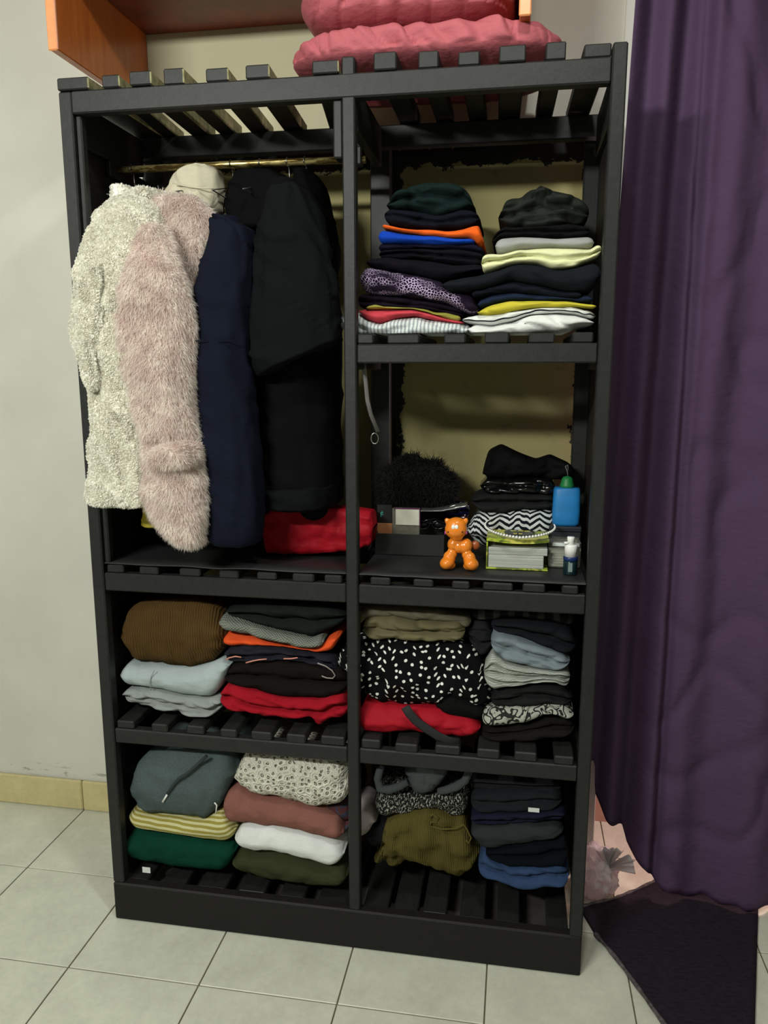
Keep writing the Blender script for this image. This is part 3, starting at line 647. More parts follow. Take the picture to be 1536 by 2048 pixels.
fa_('folded_shirt', 'black plum shirt second below the royal blue one', 'shirt', BLKP, [(200, 580), (400, 570), (600, 575), (760, 590)], [(200, 625), (400, 622), (600, 655), (760, 665)], Y0=.06, layers=2)
fa_('folded_shirt', 'very dark indigo shirt directly under the royal blue shirt', 'shirt', fabric('dark_indigo', (18, 17, 34)), [(200, 543), (450, 550), (705, 548), (760, 570)], [(200, 588), (400, 575), (600, 578), (760, 595)], Y0=.065, layers=1)
fa_('folded_shirt', 'royal blue shirt folded in the upper right shelf', 'shirt', ROYAL, [(198, 470), (330, 488), (480, 505), (600, 515), (712, 515)], [(198, 543), (400, 548), (560, 552), (712, 548)], Y0=.055, layers=1, crease=.002)
fa_('folded_shirt', 'bright orange shirt on top of the royal blue one', 'shirt', ORNG, [(220, 432), (300, 452), (400, 466), (560, 476), (650, 462), (700, 445), (740, 440), (752, 500)], [(220, 470), (330, 488), (480, 508), (600, 518), (690, 520), (720, 545), (752, 558)], Y0=.058, layers=1, crease=.003, round_=.012)
fa_('folded_jumper', 'dark navy jumper resting on the bright orange shirt', 'jumper', NAVD, [(228, 350), (400, 372), (520, 392), (640, 362), (735, 370)], [(228, 436), (330, 456), (480, 472), (640, 466), (735, 440)], Y0=.07, layers=2)
fa_('folded_jumper', 'dark teal knit jumper heaped on top of the left pile', 'jumper', TEALD, [(255, 300), (300, 255), (360, 232), (480, 205), (600, 212), (680, 255), (705, 320)], [(235, 365), (400, 375), (520, 396), (640, 368), (705, 350)], Y0=.085, layers=2, crease=.012, amp=.006, round_=.03)
WHT = fabric('white_cotton', (222, 225, 222)); WSTR = fabric('white_black_line', (222, 225, 222), 'hline', (24, 28, 34), p=.017)
YEL = fabric('yellow_cotton', (202, 190, 62)); NAVB = fabric('navy_blue_cotton', (28, 38, 58)); DNAV = fabric('blue_black_cotton', (19, 23, 32)); DJEAN = fabric('charcoal_denim', (22, 26, 31))
PYEL = fabric('pale_lemon_cotton', (222, 224, 176)); LGREY = fabric('light_grey_jersey', (152, 154, 152)); BLKC = fabric('black_cotton', (14, 15, 15)); DOLV = fabric('dark_olive_nylon', (33, 36, 32), rough=.6)
fa_('folded_shirt', 'plain white shirt at the bottom of the right pile', 'shirt', WHT, [(672, 985), (720, 970), (800, 985), (900, 962), (1000, 925), (1150, 912), (1250, 925), (1350, 952)], [(672, 1010), (690, 1040), (740, 1065), (850, 1030), (960, 1045), (1060, 1015), (1160, 1030), (1260, 990), (1350, 980)], Y0=.03, layers=1, crease=.008, amp=.004)
fa_('folded_shirt', 'white shirt with narrow black stripes under the yellow garment', 'shirt', WSTR, [(645, 942), (740, 922), (900, 905), (1060, 880), (1220, 878), (1355, 912)], [(645, 960), (720, 975), (800, 985), (900, 962), (1000, 925), (1150, 914), (1250, 925), (1355, 950)], Y0=.035, layers=1, round_=.015)
fa_('folded_shirt', 'mustard yellow shirt between navy and striped white', 'shirt', YEL, [(726, 912), (760, 888), (810, 868), (900, 850), (1040, 848), (1200, 852), (1358, 870)], [(726, 918), (770, 932), (840, 925), (1000, 890), (1200, 880), (1358, 892)], Y0=.03, layers=1, round_=.01)
fa_('folded_shirt', 'navy blue shirt just above the mustard yellow one', 'shirt', NAVB, [(728, 850), (800, 815), (920, 806), (1060, 822), (1260, 832), (1300, 818), (1342, 825)], [(728, 892), (800, 870), (900, 852), (1040, 850), (1200, 854), (1342, 862)], Y0=.04, layers=1)
fa_('folded_shirt', 'blue black shirt folded below the charcoal jeans', 'shirt', DNAV, [(695, 795), (800, 770), (900, 737), (1050, 765), (1180, 795), (1285, 800)], [(695, 835), (800, 818), (920, 808), (1060, 824), (1200, 845), (1285, 845)], Y0=.035, layers=1)
fa_('folded_jeans', 'charcoal jeans whose leg laps over the purple speckled blouse', 'jeans', DJEAN, [(538, 742), (700, 715), (840, 682), (930, 640), (1050, 650), (1150, 680), (1250, 672), (1385, 632)], [(538, 785), (580, 805), (700, 795), (820, 768), (900, 740), (1050, 768), (1180, 797), (1300, 805), (1385, 770)], Y0=.02, layers=1, crease=.005, round_=.02)
fa_('folded_shirt', 'pale lemon shirt with one corner turned up', 'shirt', PYEL, [(765, 602), (800, 598), (860, 600), (950, 576), (1100, 568), (1330, 574), (1360, 552), (1388, 545)], [(745, 700), (800, 690), (880, 660), (960, 645), (1060, 655), (1120, 680), (1250, 665), (1388, 605)], Y0=.03, layers=2, crease=.005, round_=.012)
fa_('folded_shirt', 'light grey shirt folded above the pale lemon one', 'shirt', LGREY, [(822, 516), (960, 505), (1150, 515), (1348, 503)], [(822, 598), (860, 600), (950, 578), (1100, 570), (1348, 576)], Y0=.05, layers=1, crease=.002)
fa_('folded_skirt', 'flat black skirt between the light grey shirt and the dark olive jacket', 'skirt', BLKC, [(805, 500), (870, 455), (1000, 455), (1200, 440), (1325, 450)], [(805, 560), (840, 518), (960, 507), (1150, 517), (1325, 508)], Y0=.075, layers=2)
fa_('folded_jacket', 'dark olive nylon jacket heaped on top of the right pile', 'jacket', DOLV, [(838, 360), (880, 300), (960, 285), (1030, 245), (1070, 220), (1130, 262), (1230, 268), (1320, 320)], [(848, 440), (900, 460), (1050, 452), (1200, 442), (1320, 445)], Y0=.09, layers=2, crease=.014, amp=.008, round_=.03)

# ------------------------------------------------------------------ middle left shelf
TC = (200, 1180, .3385); GC = 'clothes folded on the middle left shelf'
def fc_(name, lab, cat, mat, top, bot, **k): return fold(TC, name, lab, cat, GC, mat, top, bot, zmin=0.5565, **k)
BROWN = fabric('brown_knit', (84, 64, 34), 'rib', (70, 52, 27), p=.006, bump=.6); LBLU = fabric('pale_blue_denim', (160, 172, 173), weave=600); LGRY = fabric('washed_grey_denim', (140, 146, 144), weave=600)
RED = fabric('crimson_cotton', (150, 22, 36)); BLKW = fabric('brown_black_cotton', (21, 17, 16)); NAVG = fabric('slate_navy_cotton', (34, 34, 42)); ORR = fabric('orange_red_cotton', (218, 82, 40))
GKNIT = fabric('grey_cable_knit', (140, 144, 134), 'waffle', (98, 104, 97), p=.008, bump=1.0); DGRN = fabric('dark_bottle_green_cotton', (27, 33, 30)); TAUPE = fabric('dim_taupe_cotton', (52, 43, 34))
fc_('folded_jeans', 'washed grey jeans at the bottom of the left pile', 'jeans', LGRY, [(108, 625), (140, 598), (300, 602), (480, 640), (640, 657), (715, 640)], [(108, 655), (200, 700), (330, 722), (440, 738), (520, 762), (640, 762), (715, 720)], Y0=.028, layers=2, crease=.009, amp=.004)
fc_('folded_jeans', 'pale blue jeans with a side seam, upon the washed grey pair', 'jeans', LBLU, [(102, 455), (200, 470), (320, 472), (440, 485), (540, 485), (620, 462), (690, 435), (745, 425)], [(102, 575), (200, 592), (300, 600), (480, 640), (640, 656), (690, 600), (745, 500)], Y0=.03, layers=1, crease=.003)
for o in bpy.data.objects:
    if o.get('label', '').startswith('pale blue jeans'): tube('seam', [at(200+.3385*x, 1180+.3385*y, .0295) for x, y in ((322, 474), (303, 510), (294, 550), (302, 594))], .0010, LGRY, o, 6)
fc_('folded_sweater', 'brown ribbed sweater, bulky, top of the left pile', 'sweater', BROWN, [(90, 200), (120, 130), (200, 95), (400, 75), (560, 85), (690, 120), (730, 220)], [(92, 400), (200, 440), (350, 468), (520, 478), (640, 445), (720, 400)], Y0=.04, layers=1, crease=.007, round_=.05, seed=3)
fc_('folded_shirt', 'dim taupe shirt pushed in on top of the brown sweater', 'shirt', TAUPE, [(520, 98), (650, 90), (722, 98)], [(520, 125), (650, 135), (722, 150)], Y0=.09, layers=1)
fc_('folded_trousers', 'crimson red trousers at the bottom of the middle left shelf', 'trousers', RED, [(692, 610), (735, 570), (820, 585), (960, 630), (1080, 655), (1280, 660), (1340, 645), (1460, 622)], [(692, 690), (760, 725), (900, 752), (1080, 776), (1220, 775), (1290, 830), (1350, 770), (1460, 785)], Y0=.024, layers=2, crease=.009, amp=.004, seed=4)
fc_('folded_shirt', 'brown black shirt on the crimson trousers', 'shirt', BLKW, [(715, 480), (800, 440), (900, 432), (1100, 432), (1300, 458), (1460, 490)], [(715, 560), (760, 575), (900, 608), (1080, 655), (1290, 660), (1460, 625)], Y0=.035, layers=2)
s_ = fc_('folded_pyjamas', 'slate navy pyjamas with salmon pink piping', 'pyjamas', NAVG, [(720, 365), (800, 345), (900, 335), (1040, 342), (1180, 372), (1290, 385), (1395, 410)], [(735, 430), (800, 442), (900, 432), (1100, 432), (1290, 458), (1395, 515)], Y0=.04, layers=2, crease=.010)
PIPE = fabric('salmon_piping', (206, 140, 124)); GPIPE = fabric('grey_piping', (150, 140, 136))
def cxy(T, pts, Y): return [at(T[0]+x*T[2], T[1]+y*T[2], Y) for x, y in pts]
tube('piping', cxy(TC, [(744, 412), (765, 400), (800, 392), (835, 398)], .036), .0016, PIPE, s_, 6); tube('piping', cxy(TC, [(862, 430), (900, 420), (940, 412), (985, 408)], .036), .0016, PIPE, s_, 6); tube('piping', cxy(TC, [(1085, 406), (1130, 406), (1168, 400)], .036), .0016, PIPE, s_, 6)
tube('piping', cxy(TC, [(1285, 432), (1330, 448), (1370, 475), (1390, 505), (1375, 522), (1340, 520), (1310, 508)], .034), .0016, GPIPE, s_, 6)
fc_('folded_shirt', 'orange red shirt under the grey cable knit', 'shirt', ORR, [(714, 265), (760, 262), (900, 290), (1100, 330), (1280, 345), (1340, 300), (1400, 262)], [(755, 350), (820, 342), (960, 338), (1100, 345), (1280, 380), (1360, 372), (1400, 320)], Y0=.045, layers=1)
fc_('folded_sweater', 'light grey cable knit sweater with a crimped hem', 'sweater', GKNIT, [(690, 160), (730, 165), (800, 188), (900, 222), (1000, 255), (1100, 280), (1230, 305), (1312, 282)], [(700, 235), (740, 256), (800, 265), (950, 302), (1130, 345), (1240, 360), (1312, 350)], Y0=.03, layers=1, crease=.004, round_=.012)
fc_('folded_trousers', 'dark bottle green trousers on top of the grey cable knit', 'trousers', DGRN, [(725, 115), (900, 88), (1100, 85), (1300, 100), (1455, 130)], [(725, 165), (800, 186), (900, 222), (1100, 282), (1240, 306), (1400, 230), (1455, 200)], Y0=.045, layers=2)

# ------------------------------------------------------------------ middle right shelf
TD = (680, 1180, .3385); GD = 'clothes folded on the middle right shelf'
def fd_(name, lab, cat, mat, top, bot, **k): return fold(TD, name, lab, cat, GD, mat, top, bot, zmin=0.5565, **k)
DOTS = fabric('black_white_dots', (13, 13, 15), 'dots', (226, 226, 222), p=.0195); BEIG = fabric('beige_olive_cotton', (104, 98, 72)); BEI2 = fabric('pale_taupe_cotton', (96, 91, 76))
REDN = fabric('red_nylon', (160, 24, 38), rough=.6); STRAP = basic('black_webbing', (24, 24, 26), .8)
s_ = fd_('tote_bag', 'red fabric tote bag with a black carrying strap, under the polka dot dress', 'bag', REDN, [(90, 760), (125, 685), (200, 705), (400, 722), (560, 728), (680, 765), (825, 800)], [(90, 810), (135, 865), (260, 862), (400, 860), (540, 880), (700, 890), (825, 890)], Y0=.03, layers=1, crease=.006, round_=.03, depth=.22)
stp = cxy(TD, [(385, 690), (410, 730), (450, 775), (510, 820), (580, 865), (640, 892), (700, 905)], .022)
tube('strap', stp, .011, STRAP, s_, 8, flat=(0, 1, 0))
fd_('folded_skirt', 'plain black skirt partly showing under the polka dot dress', 'skirt', BLKC, [(560, 690), (640, 640), (740, 640), (860, 690)], [(560, 725), (640, 760), (760, 795), (860, 800)], Y0=.045, layers=1)
fd_('folded_dress', 'black dress with small white polka dots spilling beside the divider post', 'dress', DOTS, [(-40, 390), (60, 340), (130, 320), (300, 308), (500, 312), (700, 328), (790, 362), (850, 450), (892, 590)], [(-40, 470), (100, 600), (150, 655), (300, 695), (450, 705), (600, 700), (700, 715), (800, 745), (892, 740)], Y0=.045, layers=1, crease=.012, amp=.007, round_=.04, seed=8)
fd_('folded_trousers', 'beige olive trousers rolled in two layers over the polka dot dress', 'trousers', BEIG, [(175, 170), (300, 165), (450, 195), (600, 205), (735, 190)], [(125, 312), (300, 306), (500, 312), (735, 325)], Y0=.04, layers=2, crease=.008, round_=.03)
fd_('folded_shirt', 'pale taupe shirt topmost over the beige olive trousers', 'shirt', BEI2, [(125, 120), (200, 98), (400, 106), (600, 130), (760, 170)], [(125, 190), (180, 168), (320, 168), (450, 195), (600, 208), (770, 240)], Y0=.055, layers=1, crease=.006)
DKG = fabric('dark_grey_jersey', (34, 35, 37)); ANIM = fabric('white_leopard_print', (40, 42, 40), 'leopard', (160, 162, 152), p=.04); CHAR = fabric('charcoal_jersey', (29, 31, 31)); RIBW = fabric('off_white_rib', (168, 172, 164), 'hstripe', (136, 142, 136), p=.007)
PBLU = fabric('light_blue_grey_cotton', (116, 128, 134)); SLAT = fabric('slate_black_cotton', (26, 28, 32)); ZEB = fabric('black_grey_wide_stripe', (30, 30, 32), 'vstripe', (70, 70, 68), p=.034)
fd_('folded_trousers', 'dark grey trousers at the bottom of the middle right shelf', 'trousers', fabric('brown_black_jersey', (25, 23, 21)), [(830, 830), (1000, 815), (1080, 808), (1250, 760), (1385, 785)], [(830, 895), (1000, 910), (1200, 900), (1385, 880)], Y0=.04, layers=2)
fd_('folded_scarf', 'black and white leopard print scarf', 'scarf', ANIM, [(885, 722), (960, 716), (1050, 714), (1200, 702), (1320, 704), (1382, 735)], [(835, 830), (910, 828), (1000, 818), (1080, 806), (1180, 770), (1250, 745), (1320, 775), (1382, 782)], Y0=.03, layers=1, crease=.005, round_=.018)
fd_('folded_shirt', 'charcoal shirt between the leopard scarf and the off-white ribbed top', 'shirt', CHAR, [(890, 612), (960, 600), (1050, 580), (1200, 552), (1300, 580), (1375, 625)], [(890, 722), (960, 716), (1050, 714), (1200, 704), (1375, 708)], Y0=.045, layers=2)
fd_('ribbed_blouse', 'off-white ribbed top with several thin folds', 'top', RIBW, [(848, 420), (900, 385), (980, 440), (1100, 470), (1250, 492), (1362, 485)], [(905, 605), (960, 598), (1050, 580), (1200, 552), (1280, 560), (1345, 610), (1362, 600)], Y0=.03, layers=4, crease=.004)
fd_('folded_shirt', 'light blue grey shirt sloping down to the right', 'shirt', PBLU, [(890, 262), (950, 268), (1040, 292), (1200, 352), (1330, 402), (1362, 430)], [(890, 380), (980, 435), (1100, 468), (1250, 494), (1330, 480), (1362, 450)], Y0=.035, layers=2, crease=.006)
fd_('folded_shirt', 'slate black shirt lying on the light blue grey one', 'shirt', SLAT, [(890, 190), (1050, 178), (1250, 210), (1395, 260)], [(890, 262), (1040, 292), (1200, 352), (1330, 402), (1395, 410)], Y0=.05, layers=2)
fd_('folded_shirt', 'black shirt with wide grey vertical stripes, topmost at the right', 'shirt', ZEB, [(775, 110), (1000, 105), (1385, 135)], [(775, 195), (900, 190), (1050, 178), (1250, 210), (1385, 235)], Y0=.075, layers=1)
fd_('folded_shirt', 'dark grey shirt in the gap right of the polka dot dress', 'shirt', DKG, [(750, 200), (860, 195), (905, 210)], [(750, 330), (830, 400), (905, 390)], Y0=.07, layers=3, depth=.2)

# ------------------------------------------------------------------ bottom left shelf
TE = (200, 1480, .3385); GE = 'clothes folded on the bottom left shelf'
def fe_(name, lab, cat, mat, top, bot, **k): return fold(TE, name, lab, cat, GE, mat, top, bot, zmin=0.0915, **k)
BGREEN = fabric('bottle_green_fleece', (10, 56, 42), weave=500, bump=.5); YSTR = fabric('yellow_cream_stripe', (146, 136, 66), 'hstripe', (196, 192, 146), p=.0135); GLIN = fabric('grey_blue_linen', (84, 96, 96), 'heather', (68, 80, 82), p=.006, weave=500, bump=.5)
OLIV = fabric('olive_green_fleece', (52, 56, 36), weave=500, bump=.5); WHT2 = fabric('bright_white_cotton', (214, 218, 216)); MAUVE = fabric('mauve_rose_knit', (138, 94, 84), 'heather', (118, 78, 70), p=.004, weave=400, bump=.6); CROC = fabric('white_crochet', (208, 206, 192), 'crochet', (66, 62, 54), p=.017, var=.05)
fe_('folded_fleece', 'bottle green fleece at the bottom, with a white care label below', 'fleece', BGREEN, [(135, 580), (200, 550), (330, 570), (450, 590), (600, 615), (700, 632), (778, 632)], [(128, 725), (250, 755), (400, 775), (500, 787), (700, 805), (778, 745)], Y0=.03, layers=1, crease=.004, round_=.03)
fe_('folded_towel', 'yellow and cream striped towel above the bottle green fleece', 'towel', YSTR, [(152, 425), (190, 450), (260, 468), (400, 480), (600, 496), (650, 470), (720, 455), (775, 520)], [(152, 510), (190, 545), (300, 562), (450, 588), (600, 613), (700, 630), (775, 628)], Y0=.03, layers=1, crease=.001, amp=.0012)
s_ = fe_('folded_trousers', 'grey blue linen trousers with a dark drawstring, bulging at the front', 'trousers', GLIN, [(150, 230), (180, 160), (250, 110), (400, 85), (600, 80), (740, 95), (780, 200)], [(148, 420), (220, 455), (350, 465), (450, 482), (590, 497), (680, 430), (780, 260)], Y0=.025, layers=1, crease=.005, round_=.05)
DSTR = basic('dark_drawstring', (38, 48, 48), .9); TIP = basic('white_cord_tip', (220, 222, 216), .4)
tube('drawstring', cxy(TE, [(630, 95), (570, 150), (520, 195), (470, 225), (430, 270), (400, 318)], .0215), .0042, DSTR, s_, 8); tube('drawstring_tip', cxy(TE, [(400, 318), (370, 366)], .0205), .0026, TIP, s_, 8)
tube('drawstring_tip', cxy(TE, [(676, 370), (690, 385), (684, 432)], .024), .0018, TIP, s_, 8)
fe_('folded_fleece', 'olive green fleece at the bottom beside the bottle green one', 'fleece', OLIV, [(762, 720), (820, 672), (900, 690), (1010, 692), (1150, 722), (1300, 765), (1450, 770)], [(762, 775), (800, 810), (900, 835), (1000, 862), (1200, 885), (1450, 902)], Y0=.03, layers=1, crease=.004, round_=.03)
fe_('folded_towel', 'bright white towel lying on the olive green fleece', 'towel', WHT2, [(775, 575), (820, 532), (900, 530), (1000, 540), (1200, 580), (1380, 640), (1428, 660)], [(775, 625), (820, 665), (900, 690), (1010, 692), (1150, 722), (1350, 776), (1428, 758)], Y0=.02, layers=1, crease=.002, round_=.03)
fe_('folded_sweater', 'mauve rose knit sweater under the white crochet top', 'sweater', MAUVE, [(735, 330), (800, 295), (860, 345), (930, 362), (1100, 398), (1250, 432), (1400, 495), (1425, 540)], [(715, 495), (760, 515), (900, 528), (1000, 540), (1200, 578), (1350, 612), (1425, 625)], Y0=.028, layers=1, crease=.003, round_=.02)
fe_('folded_shirt', 'dark maroon and slate shirt squeezed between the crochet top and the divider post', 'shirt', fabric('maroon_slate', (84, 50, 52), 'hstripe', (60, 62, 76), p=.03), [(1240, 425), (1350, 415), (1470, 400)], [(1240, 435), (1330, 470), (1400, 498), (1430, 580), (1470, 590)], Y0=.06, layers=2)
fe_('crochet_blouse', 'white crochet top full of small round holes', 'top', CROC, [(765, 240), (800, 150), (850, 95), (1000, 88), (1200, 105), (1350, 125), (1470, 150)], [(765, 250), (800, 298), (860, 345), (930, 362), (1000, 370), (1100, 392), (1250, 425), (1400, 412), (1470, 400)], Y0=.03, layers=1, crease=.006, round_=.04, amp=.005)
lb = box('floor_glimpse', (0, 0, 0), (.022, .0012, .016), WHT2, None, .0003); p_ = at(285, 1745, .024); lb.location = p_  # white chip added for the bright floor glimpsed through the slat gap
for o in bpy.data.objects:
    if o.get('label', '').startswith('bottle green fleece'): lb.parent = o

# ------------------------------------------------------------------ bottom right shelf
TF = (680, 1500, .3385); GF = 'clothes folded on the bottom right shelf'
def ff_(name, lab, cat, mat, top, bot, **k): return fold(TF, name, lab, cat, GF, mat, top, bot, zmin=0.0915, **k)
MUSK = fabric('mustard_olive_knit', (92, 85, 44), 'rib', (78, 70, 34), p=.004, bump=.7); TWEED = fabric('black_white_tweed', (24, 24, 24), 'tweed', (150, 150, 140), p=.004, bump=1.0); GBLU = fabric('grey_blue_jersey', (66, 71, 72)); WPNK = fabric('pinkish_white_cotton', (150, 140, 140))
DEN = fabric('mid_blue_denim', (48, 66, 98), weave=600, bump=.5); NVD2 = fabric('dark_navy_denim', (9, 13, 20)); GRD = fabric('dark_grey_denim', (42, 46, 47)); IND = fabric('indigo_denim', (24, 27, 44)); SLD = fabric('faded_black_denim', (30, 34, 37))
s_ = ff_('bundled_sweater', 'mustard olive knit sweater bundled loosely with its cord on top', 'sweater', MUSK, [(185, 690), (225, 640), (245, 470), (350, 405), (520, 372), (640, 418), (740, 440), (770, 590), (825, 625)], [(185, 705), (240, 742), (320, 715), (400, 690), (470, 700), (560, 745), (680, 785), (760, 765), (825, 700)], Y0=.045, layers=1, crease=.012, amp=.008, round_=.05, depth=.22)
tube('cord', cxy(TF, [(535, 400), (545, 378), (580, 400), (570, 430), (540, 425), (530, 450), (600, 468), (680, 465), (730, 440), (750, 470), (775, 520), (760, 550), (745, 530)], .05), .0022, MUSK, s_, 6)
ff_('folded_cardigan', 'black and white tweed cardigan between the mustard knit and the grey top', 'cardigan', TWEED, [(195, 275), (330, 250), (400, 280), (500, 300), (600, 265), (755, 240)], [(195, 400), (260, 432), (350, 405), (520, 375), (640, 418), (755, 420)], Y0=.06, layers=1, crease=.006, amp=.006)
ff_('bundled_camisole', 'grey blue jersey top bundled with drooping straps under the upper rail', 'top', GBLU, [(370, 85), (500, 80), (640, 90)], [(370, 220), (420, 285), (490, 302), (540, 280), (640, 190)], Y0=.055, layers=1, crease=.008, round_=.04)
for o in bpy.data.objects:
    if o.get('label', '').startswith('grey blue jersey top'): gb = o
tube('strap', cxy(TF, [(240, 100), (222, 170), (235, 225), (290, 235), (350, 215), (400, 190)], .06), [.009, .01, .011, .011, .01, .008], GBLU, gb, 10); tube('strap', cxy(TF, [(770, 110), (740, 180), (690, 215), (630, 235), (580, 245)], .06), [.009, .01, .011, .01, .008], GBLU, gb, 10)
ff_('folded_shirt', 'pinkish white shirt end poking out right of the divider post', 'shirt', WPNK, [(60, 330), (130, 340), (180, 360), (205, 440)], [(60, 560), (120, 545), (160, 520), (205, 460)], Y0=.06, layers=1, depth=.12)
ff_('folded_shirt', 'dark grey shirt peeking out left of the mustard knit bundle', 'shirt', DKG, [(150, 460), (240, 440), (300, 450)], [(150, 600), (200, 610), (300, 600)], Y0=.09, layers=1, depth=.15)
ff_('folded_jeans', 'mid blue jeans at the bottom right of the wardrobe', 'jeans', DEN, [(815, 640), (850, 625), (900, 660), (1000, 702), (1150, 706), (1352, 702)], [(830, 790), (920, 795), (1020, 840), (1100, 862), (1200, 835), (1352, 845)], Y0=.03, layers=2, crease=.005)
ff_('folded_jeans', 'very dark navy jeans directly on the mid blue pair', 'jeans', NVD2, [(860, 622), (960, 600), (1100, 570), (1340, 542)], [(860, 630), (900, 660), (1000, 702), (1150, 708), (1340, 704)], Y0=.035, layers=2, round_=.012)
ff_('folded_jeans', 'dark grey jeans third from the bottom in the bottom right pile', 'jeans', GRD, [(770, 470), (870, 475), (1100, 452), (1320, 470)], [(770, 560), (860, 618), (960, 600), (1100, 572), (1320, 545)], Y0=.04, layers=1)
ff_('folded_jeans', 'indigo jeans with a brighter right end, below the faded black jeans', 'jeans', IND, [(770, 390), (1000, 388), (1150, 378), (1335, 368)], [(770, 470), (870, 475), (1100, 454), (1335, 425)], Y0=.045, layers=2)
s_ = ff_('folded_jeans', 'faded black jeans with a small white tag', 'jeans', SLD, [(770, 265), (1000, 255), (1315, 258)], [(770, 388), (1000, 390), (1150, 380), (1315, 368)], Y0=.05, layers=2)
t_ = at(680+1145*.3385, 1500+355*.3385, .046); lb = box('tag', (t_[0]-.013, .0455, t_[2]-.0055), (t_[0]+.013, .0468, t_[2]+.0055), WHT2, s_, .0004)
ff_('folded_trousers', 'black trousers topmost in the bottom right pile, close below the shelf rail', 'trousers', CHAR, [(770, 160), (1000, 170), (1315, 190)], [(770, 265), (1000, 257), (1315, 260)], Y0=.07, layers=2)

# ------------------------------------------------------------------ things on the liner shelves
TB = (680, 720, .3646); ZL = .957
def bx_(x, y, Y): return at(TB[0]+x*TB[2], TB[1]+y*TB[2], Y)
def foldb(name, lab, cat, mat, top, bot, **k): return fold(TB, name, lab, cat, None, mat, top, bot, zmin=ZL+.001, **k)
# red pouch under the black coat
REDP = fabric('red_coated_fabric', (150, 20, 33), rough=.5, bump=.15)
s_ = fold((0, 0, 1), 'red_bag', 'red soft bag lying under the black wool coat and through the divider', 'bag', None, REDP, [(524, 1032), (545, 1018), (600, 1016), (655, 1018), (700, 1020), (744, 1028)], [(527, 1106), (560, 1109), (620, 1109), (700, 1102), (744, 1090)], Y0=.13, depth=.08, layers=1, crease=.007, round_=.006, amp=.003, r=.008, zmin=.959)
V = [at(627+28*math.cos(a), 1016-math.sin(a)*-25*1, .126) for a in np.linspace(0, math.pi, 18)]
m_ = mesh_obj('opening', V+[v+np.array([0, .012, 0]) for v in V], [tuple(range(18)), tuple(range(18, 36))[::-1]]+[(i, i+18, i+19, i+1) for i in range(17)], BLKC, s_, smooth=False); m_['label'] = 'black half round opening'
# grey belt hanging at the divider
BELT = basic('grey_belt_leather', (112, 110, 108), .6)
s_ = root('hanging_belt', tuple(bx_(180, 300, .12)), 'grey belt with a metal buckle hanging beside the divider post', 'belt')
tube('strap', [bx_(x, y, .12) for x, y in ((128, 0), (135, 60), (142, 130), (150, 220), (170, 300), (195, 360), (208, 395))], .0052, BELT, s_, 8, flat=(0, 1, 0))
bp = [bx_(190+20*math.cos(a), 430+30*math.sin(a), .12) for a in np.linspace(0, 2*math.pi, 15)[:-1]]
tube('buckle', bp, .0016, METAL, s_, 8, closed=True)
# black open tray box with cosmetics
TRAY = basic('black_card_tray', (15, 15, 15), .55, var=.1)
p0 = bx_(192, 950, .20); p1 = bx_(572, 950, .20); zt_ = p0[2]
s_ = root('tray_box', ((p0[0]+p1[0])/2, .25, ZL), 'black open card box holding cosmetics and sunglasses', 'box')
yb = .30
for n_, lo, hi in (('front_wall', (p0[0], .2, ZL), (p1[0], .203, zt_)), ('back_wall', (p0[0], yb, ZL), (p1[0], yb+.003, zt_+.0)), ('side_wall', (p0[0], .2035, ZL), (p0[0]+.003, yb-.0005, zt_)), ('side_wall', (p1[0]-.003, .2035, ZL), (p1[0], yb-.0005, zt_)), ('bottom', (p0[0]+.0035, .2035, ZL), (p1[0]-.0035, yb-.0005, ZL+.003))):
    box(n_, lo, hi, TRAY, s_, .0006)
TAN = basic('tan_card', (176, 116, 76), .6); CBLK = basic('satin_black_card', (20, 21, 22), .4); TEAL = basic('teal_print', (60, 176, 160), .6)
pa = bx_(203, 830, .225); pbx = bx_(286, 830, .225); zl0 = bx_(240, 895, .225)[2]; zl2 = bx_(240, 795, .225)[2]
s_ = root('cosmetic_box', (pa[0]+.015, .23, ZL), 'small black and tan cosmetic box with teal letters', 'box')
box('lower_band', (pa[0], .225, ZL+.004), (pbx[0], .255, zl0), TAN, s_, .001); box('upper_band', (pa[0], .2248, zl0+.0003), (pbx[0], .2552, zl2), CBLK, s_, .001)
def letter(txt, loc, size, mat, parent):
    c = bpy.data.curves.new('letter', 'FONT'); c.body = txt; c.size = size; c.extrude = .0002; c.align_x = 'CENTER'; c.materials.append(mat)
    o = bpy.data.objects.new('letter', c); COL.objects.link(o); o.rotation_euler = (math.pi/2, 0, 0); me = bpy.data.meshes.new_from_object(o); bpy.data.objects.remove(o); me.name = 'letter'; o = bpy.data.objects.new('letter', me); COL.objects.link(o); o.rotation_euler = (math.pi/2, 0, 0)
    o.parent = parent; o.location = Vector(loc)-Vector(parent.location); return o
pf = bx_(229, 862, .2243); letter('F', pf, .0175, TEAL, s_); letter('-', (pf[0]+.001, .2243, pf[2]+.012), .012, TEAL, s_)
CLEAR = basic('clear_plastic_case', (226, 224, 206), .12, trans=.85); PAPER = basic('off_white_label', (206, 206, 190), .7, var=.05); PLUMF = basic('plum_edging', (98, 40, 84), .5)
pa = bx_(286, 812, .222); pbx = bx_(440, 812, .222); pz = bx_(360, 945, .222)[2]
s_ = root('label_case', ((pa[0]+pbx[0])/2, .22, ZL), 'clear plastic case with an off-white label standing in the black tray', 'case')
box('case', (pa[0], .224, ZL+.004), (pbx[0]-.002, .244, pa[2]-.001), CLEAR, s_, .001)
